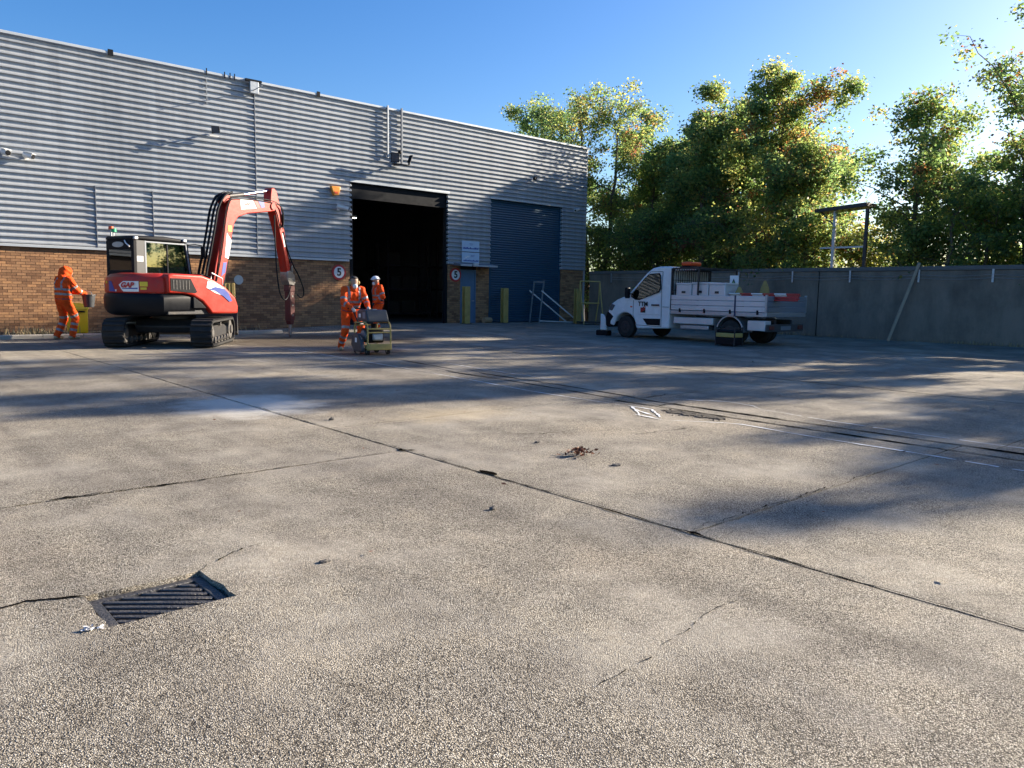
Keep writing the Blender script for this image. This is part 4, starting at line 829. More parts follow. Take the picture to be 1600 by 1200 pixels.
mr = hp(MB().tube([(fx,cy0-.02,2.34),(fx+.15,cy0-.12,2.36),(fx+.28,cy0-.2,2.34)],.013),'mirror_arm',M['black'],smooth=60); hp(MB().box(fx+.26,fx+.31,cy0-.30,cy0-.16,2.06,2.32),'mirror',M['black'],mr,bevel=.025)
hp(MB().box(fx-.12,fx-.02,cy0-.05,cy0+.03,2.40,2.47),'work_lamp',M['galv'],bevel=.015); hp(MB().box(cx0+.02,cx0+.12,cy0-.05,cy0+.03,2.38,2.45),'work_lamp',M['galv'],bevel=.015)
BH = R(25)
def bp_(mb, name, m, parent=None, **k): return mb.build(name, m, parent or EX, rz=(BH if parent is None else None), **k)
# boom group: profile polygons in the house x-z plane
BY = -.15
bp_(MB().box(.9,1.25,BY-.2,BY+.2,.74,1.12),'boom_foot',M['darksteel'],bevel=.03)
def plate(name, poly, hw, m, parent=None, bv=.02): return bp_(MB().prism(poly,'y',BY-hw,BY+hw), name, m, parent, bevel=bv)
bm1 = plate('boom', [(.98,1.02),(1.16,1.05),(1.40,1.75),(1.62,2.62),(1.72,2.95),(1.86,3.12),(2.2,3.24),(3.08,3.38),(3.26,3.42),(3.30,3.52),(3.24,3.62),(3.05,3.64),(2.3,3.62),(1.72,3.56),(1.60,3.52),(1.44,3.32),(1.30,2.75),(1.04,1.85),(.90,1.15)], .155, M['red'])
bp_(MB().prism([(1.96,3.32),(2.52,3.40),(2.40,3.585),(1.93,3.575)],'y',BY-.161,BY-.1555),'white_panel',M['vinyl'],bm1); bp_(MB().prism([(2.54,3.41),(2.68,3.43),(2.56,3.59),(2.42,3.588)],'y',BY-.161,BY-.1555),'red_stripe',M['redv'],bm1); bp_(MB().prism([(2.70,3.435),(2.82,3.46),(2.80,3.60),(2.58,3.595)],'y',BY-.161,BY-.1555),'blue_flash',M['blue'],bm1)
text('lettering','GAP',.11,M['redv'],bm1,frame((2.16,BY-.163,3.475),(1,0,.05),(0,0,1)),shear=.2,bold=.006)
bp_(MB().prism([(1.36,2.10),(1.48,2.06),(1.60,2.52),(1.45,2.70)],'y',BY-.161,BY-.1555),'white_panel',M['vinyl'],bm1); bp_(MB().prism([(1.22,1.62),(1.36,1.72),(1.42,1.98),(1.30,1.96)],'y',BY-.161,BY-.1555),'blue_flash',M['blue'],bm1); bp_(MB().box(1.50,1.62,BY-.161,BY-.1555,2.74,2.88),'yellow_label',M['yellowv'],bm1)
for y in (BY-.165,BY+.165): bp_(MB().cyl((3.14,y-.02,3.52),(3.14,y+.02,3.52),.09,n=20),'pin_boss',M['red'],bm1,smooth=40)
# boom lift cylinder in front of the boom
bp_(MB().cyl((1.30,BY,1.10),(1.56,BY,2.0),.07).cyl((1.25,BY,1.0),(1.30,BY,1.1),.055),'boom_cylinder',M['black'],smooth=40); bp_(MB().cyl((1.56,BY,2.0),(1.76,BY,2.98),.038),'cylinder_rod',M['chrome'],smooth=40)
# stick cylinder on top
bp_(MB().cyl((1.58,BY,3.60),(2.2,BY,3.72),.062),'stick_cylinder',M['darksteel'],smooth=40); bp_(MB().cyl((2.2,BY,3.72),(3.14,BY,3.93),.036),'cylinder_rod',M['chrome'],smooth=40)
bp_(MB().prism([(1.46,3.40),(1.66,3.56),(1.62,3.68),(1.50,3.66),(1.38,3.5)],'y',BY-.10,BY+.10),'cylinder_lug',M['red'],bevel=.015)
sk = plate('stick', [(3.14,4.00),(3.24,4.02),(3.34,3.95),(3.48,3.52),(3.66,2.75),(3.84,1.92),(3.80,1.80),(3.70,1.80),(3.54,2.55),(3.24,3.40),(3.08,3.55),(3.10,3.80)], .125, M['red'])
bp_(MB().prism([(3.52,2.84),(3.58,2.86),(3.66,2.5),(3.60,2.48)],'y',BY-.131,BY-.1255),'white_panel',M['vinyl'],sk)
bp_(MB().cyl((3.50,BY,3.42),(3.70,BY,2.75),.055).cyl((3.48,BY,3.48),(3.5,BY,3.42),.04),'tool_cylinder',M['black'],smooth=40); bp_(MB().cyl((3.70,BY,2.75),(3.93,BY,2.10),.03),'cylinder_rod',M['chrome'],smooth=40)
bp_(MB().bar((3.80,BY,1.95),(3.99,BY,2.08),.22,.08),'tool_link',M['redd'],bevel=.015); bp_(MB().bar((3.98,BY,2.10),(3.98,BY,1.72),.16,.07),'tool_link',M['steel'],bevel=.015)
# coupler and breaker
cpl = bp_(MB().prism([(3.70,1.84),(3.84,1.86),(4.02,1.74),(4.06,1.52),(3.98,1.44),(3.78,1.46),(3.70,1.62)],'y',BY-.13,BY+.13),'coupler',M['steel'],bevel=.02)
br = bp_(MB().box(3.845,4.035,BY-.10,BY+.10,.48,1.28).prism([(3.80,1.28),(4.08,1.28),(4.04,1.50),(3.82,1.50)],'y',BY-.09,BY+.09).prism([(3.845,.48),(4.035,.48),(4.0,.36),(3.88,.36)],'y',BY-.08,BY+.08),'breaker',M['redd'],bevel=.015)  # breaker red is darkened to carry the shade it stands in
bp_(MB().cyl((3.94,BY,.36),(3.94,BY,.06),.045,.045,14).cyl((3.94,BY,.06),(3.94,BY,-.015),.045,.012,14),'chisel',M['steel'],br,smooth=40)
for y in (BY-.107,BY+.101): 
    for z in (.62,.9,1.15): bp_(MB().cyl((3.94,y,z),(3.94,y+.006,z),.035,n=10),'bolt',M['steel'],br)
# hoses
def hose(pts, r=.018, m='black'):
    P = [Vector(p) for p in pts]; out = []
    for i in range(len(P)-1):
        p0 = P[max(i-1,0)]; p1 = P[i]; p2 = P[i+1]; p3 = P[min(i+2,len(P)-1)]
        for k in range(6):
            t = k/6; out.append(.5*((2*p1)+(-p0+p2)*t+(2*p0-5*p1+4*p2-p3)*t*t+(-p0+3*p1-3*p2+p3)*t**3))
    out.append(P[-1]); bp_(MB().tube(out,r,8),'hose',M[m],smooth=60)
for k in range(9):
    y = BY+.17-.042*k; j = .045*(k%3); hose([(.92,y,1.1),(.80-j,y,1.5),(.98-j,y,2.2),(1.14-j,y,2.8),(1.26-j,y,3.25),(1.44-j*.5,y,3.58),(1.66,y,3.66+j*.6)],.026)
for k in range(2): y = BY-.172; hose([(1.0,y,1.3),(1.22+.05*k,y,2.3),(1.36+.05*k,y,3.0),(1.5+.04*k,y,3.42),(1.72,y,3.60-.05*k),(2.4,y,3.655-.05*k),(3.1,y,3.66-.05*k),(3.42+.04*k,y,3.55-.02*k),(3.52+.03*k,y,3.25),(3.50,y,2.95)],.012,'black')
hose([(3.1,BY-.14,3.6),(3.3,BY-.15,3.35),(3.42,BY-.15,3.0),(3.55,BY-.14,3.1),(3.52,BY-.14,3.35)],.018)
hose([(3.22,BY-.13,3.3),(3.20,BY-.16,2.6),(3.20,BY-.2,1.8),(3.28,BY-.22,1.25),(3.50,BY-.2,1.05),(3.70,BY-.17,1.2),(3.80,BY-.15,1.42)],.019)
hose([(3.56,BY-.13,2.9),(3.72,BY-.14,2.4),(3.92,BY-.16,2.0),(4.1,BY-.18,1.75),(4.28,BY-.2,1.4),(4.30,BY-.19,1.18),(4.2,BY-.17,1.12),(4.08,BY-.15,1.2)],.019)
hose([(3.62,BY-.1,3.0),(3.74,BY-.05,2.6),(3.86,BY-.05,2.2),(4.02,BY-.05,1.9)],.016)
# ------------------------------------------------------------------ dropside truck
TX, TY = 19.85, 13.0
TK = thing('truck', 'white dropside tipper truck parked along the dark wall', 'truck', (TX,TY,0))
def tk(mb, name, m, parent=None, **k): return mb.build(name, m, parent or TK, **k)
def yz(pts): return [(a-TY, b) for a, b in pts]
HW = 1.02
def cabx(z): return HW - .13*max(0, z-1.25)
arch = [(15.95+.43*math.cos(R(a)), .36+.43*math.sin(R(a))) for a in range(172,7,-11)]
outline = yz([(14.24,.36),(14.24,2.18),(14.4,2.215),(14.75,2.215),(15.0,2.17),(15.22,2.02),(15.55,1.68),(15.88,1.335),(16.3,1.20),(16.58,1.05),(16.70,.90),(16.76,.62),(16.74,.40)] + [(16.42,.36)] + arch[::-1] + [(15.47,.30)])
b = MB(); n = len(outline)
for s in (-1,1):
    for (y,z) in outline: b.v.append((s*cabx(z)*(1-.10*max(0,(y+TY-16.2)/.6)**2), y, z))
b.f = [(i,(i+1)%n,n+(i+1)%n,n+i) for i in range(n)] + [tuple(range(n-1,-1,-1)), tuple(range(n,2*n))]; b.m = [0]*len(b.f)
cab = tk(b,'cab',M['white'],bevel=.045,seg=3)
def sidepanel(name, pts, m, off, parent=cab, th=.004):
    P = []
    for s in (off, off-th): P += [(-cabx(z)-s, y, z) for y, z in yz(pts)]
    n = len(pts); tk(MB().add(P, [tuple(range(n)), tuple(range(2*n-1,n-1,-1))]+[(i,n+i,n+(i+1)%n,(i+1)%n) for i in range(n)]), name, m, parent)
win = [(15.74,1.30),(15.70,1.40),(15.28,1.86),(15.08,2.0),(14.72,2.02),(14.66,1.95),(14.60,1.55),(14.66,1.44),(15.05,1.31),(15.40,1.19),(15.55,1.20)]
sidepanel('side_window', win, M['black'], .004); sidepanel('window_glass', [(15.14+(y-15.14)*.93, 1.62+(z-1.62)*.92) for y,z in win], M['tglass'], .009)
for pts in ([(15.62,1.18),(15.62,.72)],[(14.58,1.52),(14.52,.40)],[(14.58,1.5),(14.6,2.06)],[(14.6,2.06),(15.06,2.06)],[(15.06,2.06),(15.66,1.42)],[(15.62,.72),(15.47,.42)],[(15.47,.42),(14.52,.40)],[(14.5,1.0),(14.26,1.0)]):
    (y0,z0),(y1,z1) = pts; d = Vector((y1-y0,z1-z0)).normalized()*.006; sidepanel('door_gap', [(y0-d.y,z0+d.x),(y1-d.y,z1+d.x),(y1+d.y,z1-d.x),(y0+d.y,z0-d.x)], M['black'], .003)
sidepanel('door_handle', [(14.90,1.07),(14.62,1.075),(14.62,1.03),(14.90,1.03)], M['black'], .03, th=.03)
sidepanel('side_moulding', [(15.22,.63),(14.56,.64),(14.56,.44),(15.05,.44)], M['black'], .018, th=.016); sidepanel('body_crease', [(15.4,.76),(14.6,.77),(14.6,.75),(15.4,.74)], M['alu'], .004); sidepanel('side_lamp',[(15.74,1.0),(15.66,1.0),(15.66,.96),(15.74,.96)],M['amber'],.006)
# door emblem
text('lettering','TTM',.19,M['signblack'],cab,frame((-HW-.006,15.24-TY,1.07),(0,-1,0),(0,0,1)),bold=.006)
sidepanel('emblem',[(15.33,.965),(15.14,.965),(15.14,.81),(15.33,.81)],M['signblack'],.004)
for k in range(3): sidepanel('emblem_stripe',[(15.325-.0*k,.82+.045*k),(15.15,.90+.045*k-.0),(15.15,.925+.045*k),(15.325,.845+.045*k)],M['redv'],.0065)
# windscreen, bonnet front
P = [(-.82,15.80-TY,1.42),(.82,15.80-TY,1.42),(.75,15.08-TY,2.14),(-.75,15.08-TY,2.14)]; d = Vector((0,.70,.71))*.05
tk(MB().add([tuple(Vector(p)+d*.35) for p in P],[(0,1,2,3)]),'windscreen',M['black'],cab)
tk(MB().prism(yz([(16.72,.30),(16.80,.34),(16.82,.62),(16.76,.80),(16.68,.80),(16.36,.62),(16.34,.36)]),'x',-.97,.97),'bumper',M['black'],cab,bevel=.04); tk(MB().prism(yz([(16.66,.86),(16.55,1.06),(16.40,1.02),(16.52,.84)]),'x',-1.0,-.62),'headlight',M['lens'],cab,bevel=.02); tk(MB().prism(yz([(16.66,.86),(16.55,1.06),(16.40,1.02),(16.52,.84)]),'x',.62,1.0),'headlight',M['lens'],cab,bevel=.02)
tk(MB().box(-.6,.6,3.68,3.74,.84,1.0),'grille',M['black'],cab)
m_ = tk(MB().box(-1.20,-1.0,15.63-TY,15.72-TY,1.36,1.40),'mirror_arm',M['black'],cab); tk(MB().box(-1.30,-1.13,15.66-TY,15.76-TY,1.24,1.58),'mirror',M['black'],cab,bevel=.03)
# interior hint
tk(MB().box(-.7,-.2,14.45-TY,14.6-TY,1.2,1.95).box(.2,.7,14.45-TY,14.6-TY,1.2,1.95),'seat_back',M['seat'],cab,bevel=.04)
# wheels
def wheel(x, y, name='wheel', dual=False):
    w = MB(); r = .345
    pr = [(-.11,.20),(-.115,.29),(-.09,.335),(-.05,.345),(.05,.345),(.09,.335),(.115,.29),(.11,.20)]
    rings = [[(x+a, y-TY+rr*math.cos(2*math.pi*k/32), r+rr*math.sin(2*math.pi*k/32)) for k in range(32)] for a, rr in pr]
    w.loft(rings); o = tk(w,name,M['rubber'],smooth=40)
    s = -1 if x < 0 else 1; h = MB(); h.cyl((x+s*.08,y-TY,r),(x+s*.112,y-TY,r),.205,.19,24); h.cyl((x+s*.10,y-TY,r),(x+s*.135,y-TY,r),.075,.06,16)
    for k in range(8): a = 2*math.pi*k/8; h.cyl((x+s*.11,y-TY+.13*math.cos(a),r+.13*math.sin(a)),(x+s*.119,y-TY+.13*math.cos(a),r+.13*math.sin(a)),.03,n=8)
    tk(h,'rim',M['darksteel'],o,smooth=35)
for x in (-.88,.88): wheel(x,15.95); wheel(x,12.15)
for x in (-.64,.64): wheel(x,12.15)
# chassis, side lockers, arches
for x in (-.42,.42): tk(MB().box(x-.05,x+.05,11.1-TY,16.2-TY,.52,.72),'chassis_rail',M['darksteel'])
tk(MB().box(-.98,-.55,12.72-TY,14.1-TY,.52,.72),'side_locker',M['alu'],bevel=.02); tk(MB().box(-.92,-.6,12.9-TY,13.9-TY,.36,.5),'fuel_tank',M['galv'],bevel=.03)
ar = [(12.15+.44*math.cos(R(a)), .36+.46*math.sin(R(a))) for a in range(0,181,12)]; ar2 = [(12.15+.40*math.cos(R(a)), .36+.42*math.sin(R(a))) for a in range(180,-1,-12)]
for s in (-1,1): tk(MB().prism(yz(ar+ar2),'x',s*.78-.24,s*.78+.24),'mudguard',M['galv'],bevel=.006)
tk(MB().box(-1.0,-.7,11.06-TY,11.6-TY,.42,.70),'rear_locker',M['alu'],bevel=.015)
# dropside body
tk(MB().box(-1.05,1.05,11.0-TY,14.17-TY,.80,.92),'bed_floor',M['galv'],bevel=.012)
for s in (-1,1):
    for k in range(3): tk(MB().box(s*1.05-.014,s*1.05+.014,11.06-TY,14.15-TY,.93+.147*k,.93+.147*k+.140),'side_board',M['alu'],bevel=.01)
    for y in (11.25,12.1,12.95,13.8): tk(MB().box(s*1.05-.03,s*1.05+.03,y-TY,y-TY+.05,.86,.98),'hinge',M['black'])
    tk(MB().box(s*1.05-.025,s*1.05+.025,11.0-TY,11.055-TY,.92,1.40),'corner_post',M['galv'])
for k in range(3): tk(MB().box(-1.02,1.02,11.0-TY,11.028-TY,.93+.147*k,.93+.147*k+.14),'tail_board',M['darkflash'],bevel=.01)
tk(MB().box(-1.07,-1.063,11.95-TY,12.0-TY,.80,1.38),'load_strap',M['navy'])
# headboard with mesh and light bar
hb = tk(MB().box(-1.0,-.94,14.19-TY,14.23-TY,.92,2.15).box(.94,1.0,14.19-TY,14.23-TY,.92,2.15).box(-.939,.939,14.19-TY,14.23-TY,2.09,2.15),'headboard',M['darksteel'])
for k in range(17): tk(MB().box(-.9+.11*k,-.885+.11*k,14.2-TY,14.215-TY,.95,2.089),'mesh_bar',M['darksteel'],hb)
for z in (1.2,1.5,1.8): tk(MB().box(-.93,.93,14.217-TY,14.228-TY,z,z+.015),'mesh_bar',M['darksteel'],hb)
gr_ = tk(MB().box(-1.0,1.0,13.25-TY,14.18-TY,2.12,2.17).box(-1.0,-.96,13.25-TY,13.29-TY,.92,2.119).box(.96,1.0,13.25-TY,13.29-TY,.92,2.119),'roof_rack',M['darksteel'])
for k in range(9): tk(MB().box(-1.012,-1.001,13.35+.085*k-TY,13.39+.085*k-TY,2.085,2.115),'rack_stud',M['galv'],gr_)
bcn = tk(MB().box(-.9,-.3,13.62-TY,14.0-TY,2.172,2.22),'beacon_base',M['black'],bevel=.015); tk(MB().box(-.88,-.32,13.64-TY,13.98-TY,2.222,2.34),'beacon_lens',M['amber'],bcn,bevel=.04)
# rear underrun, lamps, plate
tk(MB().box(-.98,.98,11.02-TY,11.1-TY,.40,.60),'underrun_bar',M['greypaint'],bevel=.015)
for x in (-.86,.66): tk(MB().box(x,x+.22,10.985-TY,11.019-TY,.46,.56),'tail_lamp',M['redd'])
tk(MB().box(-.26,.26,11.005-TY,11.018-TY,.44,.55),'number_plate',M['darkflash'])
# ------------------------------------------------------------------ load on the truck
def crate(label, x0, x1, y0, y1, h, m, z=.925, lid=True):
    t = thing('storage_box', label, 'box', ((x0+x1)/2,(y0+y1)/2,z), 0, 'boxes on the truck bed'); hx, hy = (x1-x0)/2, (y1-y0)/2
    MB().box(-hx,hx,-hy,hy,0,h-.06).build('body', M[m], t, bevel=.015); MB().box(-hx-.012,hx+.012,-hy-.012,hy+.012,h-.06,h).build('lid', M[m], t, bevel=.012)
    MB().box(-hx-.02,-hx-.0005,-.06,.06,h*.62,h*.70).build('latch', M['darksteel'], t)
crate('dull grey box on the truck bed directly behind the cab', 18.95,19.6,13.56,14.10,.80,'alu'); crate('white box in the middle of the three boxes on the truck bed', 18.95,19.6,12.98,13.53,.82,'alu'); crate('white box on the truck bed nearest the red barriers', 18.95,19.6,12.42,12.95,.80,'alu')
t = thing('hazard_board', 'white board with a green warning triangle standing on the truck bed', 'sign', (19.7,12.62,.93)); MB().box(-.012,.0,-.14,.14,.62,1.02).box(-.03,-.013,-.02,.02,0,.9).build('board', M['vinyl'], t)
MB().prism([(-.115,.68),(.115,.68),(0,.93)],'x',-.0345,-.0305).build('triangle_border', M['signblack'], t); MB().prism([(-.08,.70),(.08,.70),(0,.875)],'x',-.0385,-.035).build('triangle', M['signg'], t)
for i in range(5):
    lab = ['bottom','second','third','fourth','topmost'][i]
    t = thing('road_barrier', f'red and white road barrier plank, {lab} of the stack on the truck bed', 'barrier', (19.2+.06*(i%2),11.35,1.24+.042*i), R(1.5*i-3), 'barrier planks on the truck')
    for k in range(6): MB().box(-.06,.06,-1.0+.34*k,-1.0+.34*(k+1)-.002,0,.036).build('red_band' if k%2 == 0 or i < 3 else 'white_band', M['redv' if k%2 == 0 or i < 3 else 'vinyl'], t, bevel=.006)
t = thing('timber_bearer', 'timber bearer across the truck bed carrying the red barriers', 'timber', (19.2,11.6,.925)); MB().box(-.2,.4,-.05,.05,0,.312).build('block', M['timber'], t, bevel=.006)
t = thing('timber_bearer', 'timber bearer at the tailboard end carrying the red barriers', 'timber', (19.2,11.14,.925)); MB().box(-.2,.4,-.05,.05,0,.312).build('block', M['timber'], t, bevel=.006)
for (x,y,lab,h) in ((19.35,12.22,'tan sack slumped on the truck bed beside the white box',.70),(19.9,11.75,'tan sack standing upright behind the red barriers on the truck',.88)):
    rr = [[(.17*q*math.cos(2*math.pi*i/12)*(1+.1*math.sin(3*i)), .14*q*math.sin(2*math.pi*i/12)*(1+.12*math.cos(2*i)), z) for i in range(12)] for z,q in ((0,.8),(.08,1.05),(h*.5,1.0),(h*.75,.8),(h*.9,.45),(h,.2))]
    tag(MB().loft(rr).build('sack', M['sack'], None, smooth=60, loc=(x,y,.925)), lab, 'sack')
# things on the ground by the truck
t = thing('generator', 'black site generator with a yellow band standing by the truck rear wheel', 'generator', (18.3,11.8,0), R(90))
MB().box(-.30,.30,-.20,.20,.03,.24).build('base', M['black'], t, bevel=.03); MB().box(-.305,.305,-.215,.205,.245,.36).build('yellow_band', M['yellow'], t, bevel=.015); MB().box(-.28,.28,-.18,.18,.361,.44).build('top', M['black'], t, bevel=.03)
for x in (-.29,.29): MB().bar((x,-.19,0),(x,-.19,.5),.03,.03).bar((x,.19,0),(x,.19,.5),.03,.03).bar((x,-.19,.5),(x,.19,.5),.03,.03).build('roll_frame', M['darksteel'], t)
t = thing('white_barrier', 'white plastic panel on a dark foot in front of the truck bumper', 'barrier panel', (19.2,17.15,0), R(12))
MB().prism([(-.13,.18),(-.10,.50),(.0,.68),(.12,.72),(.12,.18)],'x',-.04,.04).build('panel', M['vinyl'], t, bevel=.02); MB().box(-.15,.15,-.22,.22,0,.178).build('foot', M['black'], t, bevel=.03)
# ------------------------------------------------------------------ people
def ik(a, b, l1, l2, pole):
    a = Vector(a); b = Vector(b); d = b-a; L_ = min(d.length, (l1+l2)*.995); d.normalize()
    x = (l1*l1-l2*l2+L_*L_)/(2*L_); h = math.sqrt(max(0,l1*l1-x*x)); p = Vector(pole); p = (p-d*p.dot(d)).normalized()
    return a+d*x+p*h, a+d*L_
def capsule_mesh(caps):
    V = []; F = []
    for (p,q,r0,r1,*_) in caps:
        p = Vector(p); q = Vector(q); d = q-p; L_ = d.length
        d = d.normalized() if L_ > 1e-6 else Vector((0,0,1)); u = Vector((0,0,1)) if abs(d.z) < .9 else Vector((1,0,0)); a = d.cross(u).normalized(); b = a.cross(d)
        n = 16; base = len(V); rows = []
        for k in range(1,6): t = math.pi/2*k/5; rows.append((p-d*r0*math.cos(t), r0*math.sin(t)))
        for k in range(5): t = math.pi/2*k/5; rows.append((q+d*r1*math.sin(t), r1*math.cos(t)))
        V.append(tuple(p-d*r0))
        for c, r in rows:
            for i in range(n): w = 2*math.pi*i/n; V.append(tuple(c+a*math.cos(w)*r+b*math.sin(w)*r))
        V.append(tuple(q+d*r1)); e = len(V)-1
        for i in range(n):
            F.append((base, base+1+(i+1)%n, base+1+i))
            for j in range(len(rows)-1): o = base+1+j*n; F.append((o+i, o+(i+1)%n, o+n+(i+1)%n, o+n+i))
            o = base+1+(len(rows)-1)*n; F.append((o+i, o+(i+1)%n, e))
    return V, F
MATS = ['orange','refl','skin','boot','glove','navy','gloveg']
def person(label, loc, heading, s, hip, lean, lfoot, rfoot, lhand, rhand, headdir, hood=False, boots='boot', gloves='gloveg', twist=0, group='site workers in orange', lgrip=None, rgrip=None):
    t = thing('person', label, 'person', loc, heading, group)
    caps = []; C = lambda p,q,r0,r1,tg: caps.append((tuple(p),tuple(q),r0,r1,tg))
    pel = Vector(hip); up = Vector((math.sin(lean),0,math.cos(lean))); ct, st_ = math.cos(twist), math.sin(twist)
    lat = Vector((-st_,ct,0)); fwd = Vector((ct*math.cos(lean),st_*math.cos(lean),-math.sin(lean)))
    ch = pel+up*.36; nk = pel+up*.54+fwd*.02; hd = nk+Vector(headdir)*.045+Vector((0,0,.125)); hdir = Vector(headdir).normalized()
    for y in (-.075,0,.075): C(pel+lat*y, pel+up*.14+lat*y, .135,.135,'hips'); C(pel+up*.12+lat*y, ch+lat*y*1.3,.138,.142,'torso')
    for y in (-1,1): C(ch+lat*.09*y, pel+up*.46+lat*.13*y,.13,.085,'torso')
    C(ch,nk,.12,.075,'torso'); C(nk-up*.02,nk+up*.06,.072,.062,'collar')
    sh = {}
    for nm, y, foot in (('l',1,lfoot),('r',-1,rfoot)):
        S = pel+up*.475+lat*.195*y; H_ = Vector(lhand if nm == 'l' else rhand)
        E_, W_ = ik(S, H_, .30, .27, Vector((-.35,.55*y,-.8))); sh[nm] = (S,E_,W_)
        C(S,E_,.083,.072,'uarm'); C(E_,W_,.070,.052,'farm')
        # hand: palm, four fingers, thumb
        d = (W_-E_).normalized(); g = lgrip if nm == 'l' else rgrip; ax = Vector(g).normalized() if g else lat
        side = ax; curl = d.cross(side).normalized()
        if curl.z > 0: curl = -curl
        C(W_, W_+d*.075, .030,.033,'hand')
        for k in range(4):
            b0 = W_+d*.085+side*(k-1.5)*.021; l = (.052,.058,.054,.042)[k]; m1 = b0+(d*.75+curl*.45)*l*.6; m2 = m1+(curl*.9+d*.05)*l*.55; m3 = m2+(curl*.3-d*.8)*l*.45
            C(b0,m1,.0098,.0094,'hand'); C(m1,m2,.0094,.0088,'hand'); C(m2,m3,.0088,.008,'hand')
        tb = W_+d*.03+side*.036*(1 if nm == 'l' else 1); C(tb, tb+(d*.5+side*.55+curl*.25)*.04,.012,.0105,'hand'); C(tb+(d*.5+side*.55+curl*.25)*.04, tb+(d*.8+side*.15+curl*.7)*.065,.0105,.009,'hand')
        hp_ = pel+lat*.095*y-up*.03; A = Vector(foot)+Vector((0,0,.09)); K_, A2 = ik(hp_, A, .44, .43, Vector((1,.12*y,.1)))
        C(hp_,K_,.112,.085,'thigh'); C(K_,A2,.086,.070,'shin'); C(A2+Vector((0,0,.02)),A2+Vector((-.02,0,-.03)),.058,.055,'boot')
        fo = Vector((math.cos(.25*y),math.sin(.25*y),0)); C(A2+Vector((0,0,-.045))-fo*.05, A2+Vector((0,0,-.052))+fo*.15,.043,.036,'boot')
    if hood:
        C(hd-hdir*.02, hd+hdir*.03+Vector((0,0,.015)), .128,.115,'hood'); C(nk-fwd*.03,hd-hdir*.05-Vector((0,0,.05)),.115,.12,'hood'); C(hd+hdir*.05,hd+hdir*.085,.085,.07,'head')
    else:
        C(hd-Vector((0,0,.015))-hdir*.012, hd+Vector((0,0,.04))-hdir*.015,.088,.088,'head'); C(hd+hdir*.02-Vector((0,0,.03)), hd+hdir*.035-Vector((0,0,.085)),.068,.045,'head'); C(nk,hd-Vector((0,0,.05)),.058,.06,'head')
        C(hd+hdir*.085-Vector((0,0,.0)), hd+hdir*.105-Vector((0,0,.035)),.010,.015,'head')
        sd_ = Vector((-hdir.y,hdir.x,0)).normalized()
        for y in (-1,1): C(hd+sd_*.09*y+Vector((0,0,.015)), hd+sd_*.09*y-Vector((0,0,.02)),.014,.011,'head')
    V, F = capsule_mesh(caps); me = bpy.data.meshes.new('tmp'); me.from_pydata(V,[],F); o = bpy.data.objects.new('tmp',me); COL.objects.link(o)
    rm = o.modifiers.new('r','REMESH'); rm.mode = 'VOXEL'; rm.voxel_size = .0085; sm = o.modifiers.new('s','SMOOTH'); sm.iterations = 4; sm.factor = .5
    dg = bpy.context.evaluated_depsgraph_get(); me2 = bpy.data.meshes.new_from_object(o.evaluated_get(dg)); bpy.data.objects.remove(o)
    n = len(me2.vertices); co = np.empty(n*3); me2.vertices.foreach_get('co',co); co = co.reshape(-1,3)
    nr = np.empty(n*3); me2.vertices.foreach_get('normal',nr); nr = nr.reshape(-1,3)
    def classify(pts):
        best = np.full(len(pts),1e9); idx = np.zeros(len(pts),int); tt = np.zeros(len(pts))
        for i,(p,q,r0,r1,tg) in enumerate(caps):
            p = np.array(p); q = np.array(q); d = q-p; L2 = max(d@d,1e-9); t_ = np.clip(((pts-p)@d)/L2,0,1); dist = np.linalg.norm(pts-p-t_[:,None]*d,axis=1)-(r0+(r1-r0)*t_)
            m_ = dist < best; best[m_] = dist[m_]; idx[m_] = i; tt[m_] = t_[m_]
        return idx, tt
    tags = np.array([c[4] for c in caps])
    vi, vt = classify(co); cl = np.isin(tags[vi],['hips','torso','uarm','farm','thigh','shin','hood','collar'])
    w = np.sin(co[:,2]*62+co[:,0]*31+2*np.sin(co[:,1]*23))*.5+np.sin(co[:,2]*33-co[:,1]*47+1.7*np.sin(co[:,0]*29+co[:,2]*18))*.8+np.sin(co[:,0]*71+co[:,1]*55+co[:,2]*20)*.35
    co2 = co+nr*(w*.0055*cl)[:,None]; me2.vertices.foreach_set('co',co2.ravel())
    nf = len(me2.polygons); fc = np.empty(nf*3); me2.polygons.foreach_get('center',fc); fc = fc.reshape(-1,3); fi, ft = classify(fc); tg = tags[fi]
    mi = np.zeros(nf,int); mi[tg == 'head'] = 2; mi[tg == 'boot'] = 3; mi[tg == 'hand'] = 4
    hgt = (fc-np.array(pel))@np.array(up); latc = (fc-np.array(pel))@np.array(lat)
    tor = np.isin(tg,['torso','hips'])
    mi[tor & (((hgt > .10)&(hgt < .15))|((hgt > .21)&(hgt < .26)))] = 1; mi[tor & (np.abs(np.abs(latc)-.125) < .026) & (hgt > .26)] = 1
    mi[(tg == 'uarm') & (ft > .62) & (ft < .78)] = 1; mi[(tg == 'farm') & (ft > .28) & (ft < .46)] = 1
    mi[(tg == 'thigh') & (ft > .80) & (ft < .93)] = 1; mi[(tg == 'shin') & (ft > .30) & (ft < .43)] = 1; mi[(tg == 'shin') & (ft > .62) & (ft < .75)] = 1
    mi[tor & (hgt > .005) & (hgt < .02)] = 5
    for q in MATS: me2.materials.append(M[boots if q == 'boot' else gloves if q == 'glove' else q])
    me2.polygons.foreach_set('material_index',mi.tolist()); me2.polygons.foreach_set('use_smooth',[True]*nf); me2.update(); me2.name = 'body'
    b = link('body',me2,t); t.scale = (s,s,s)
    return t, hd, hdir, nk, sh
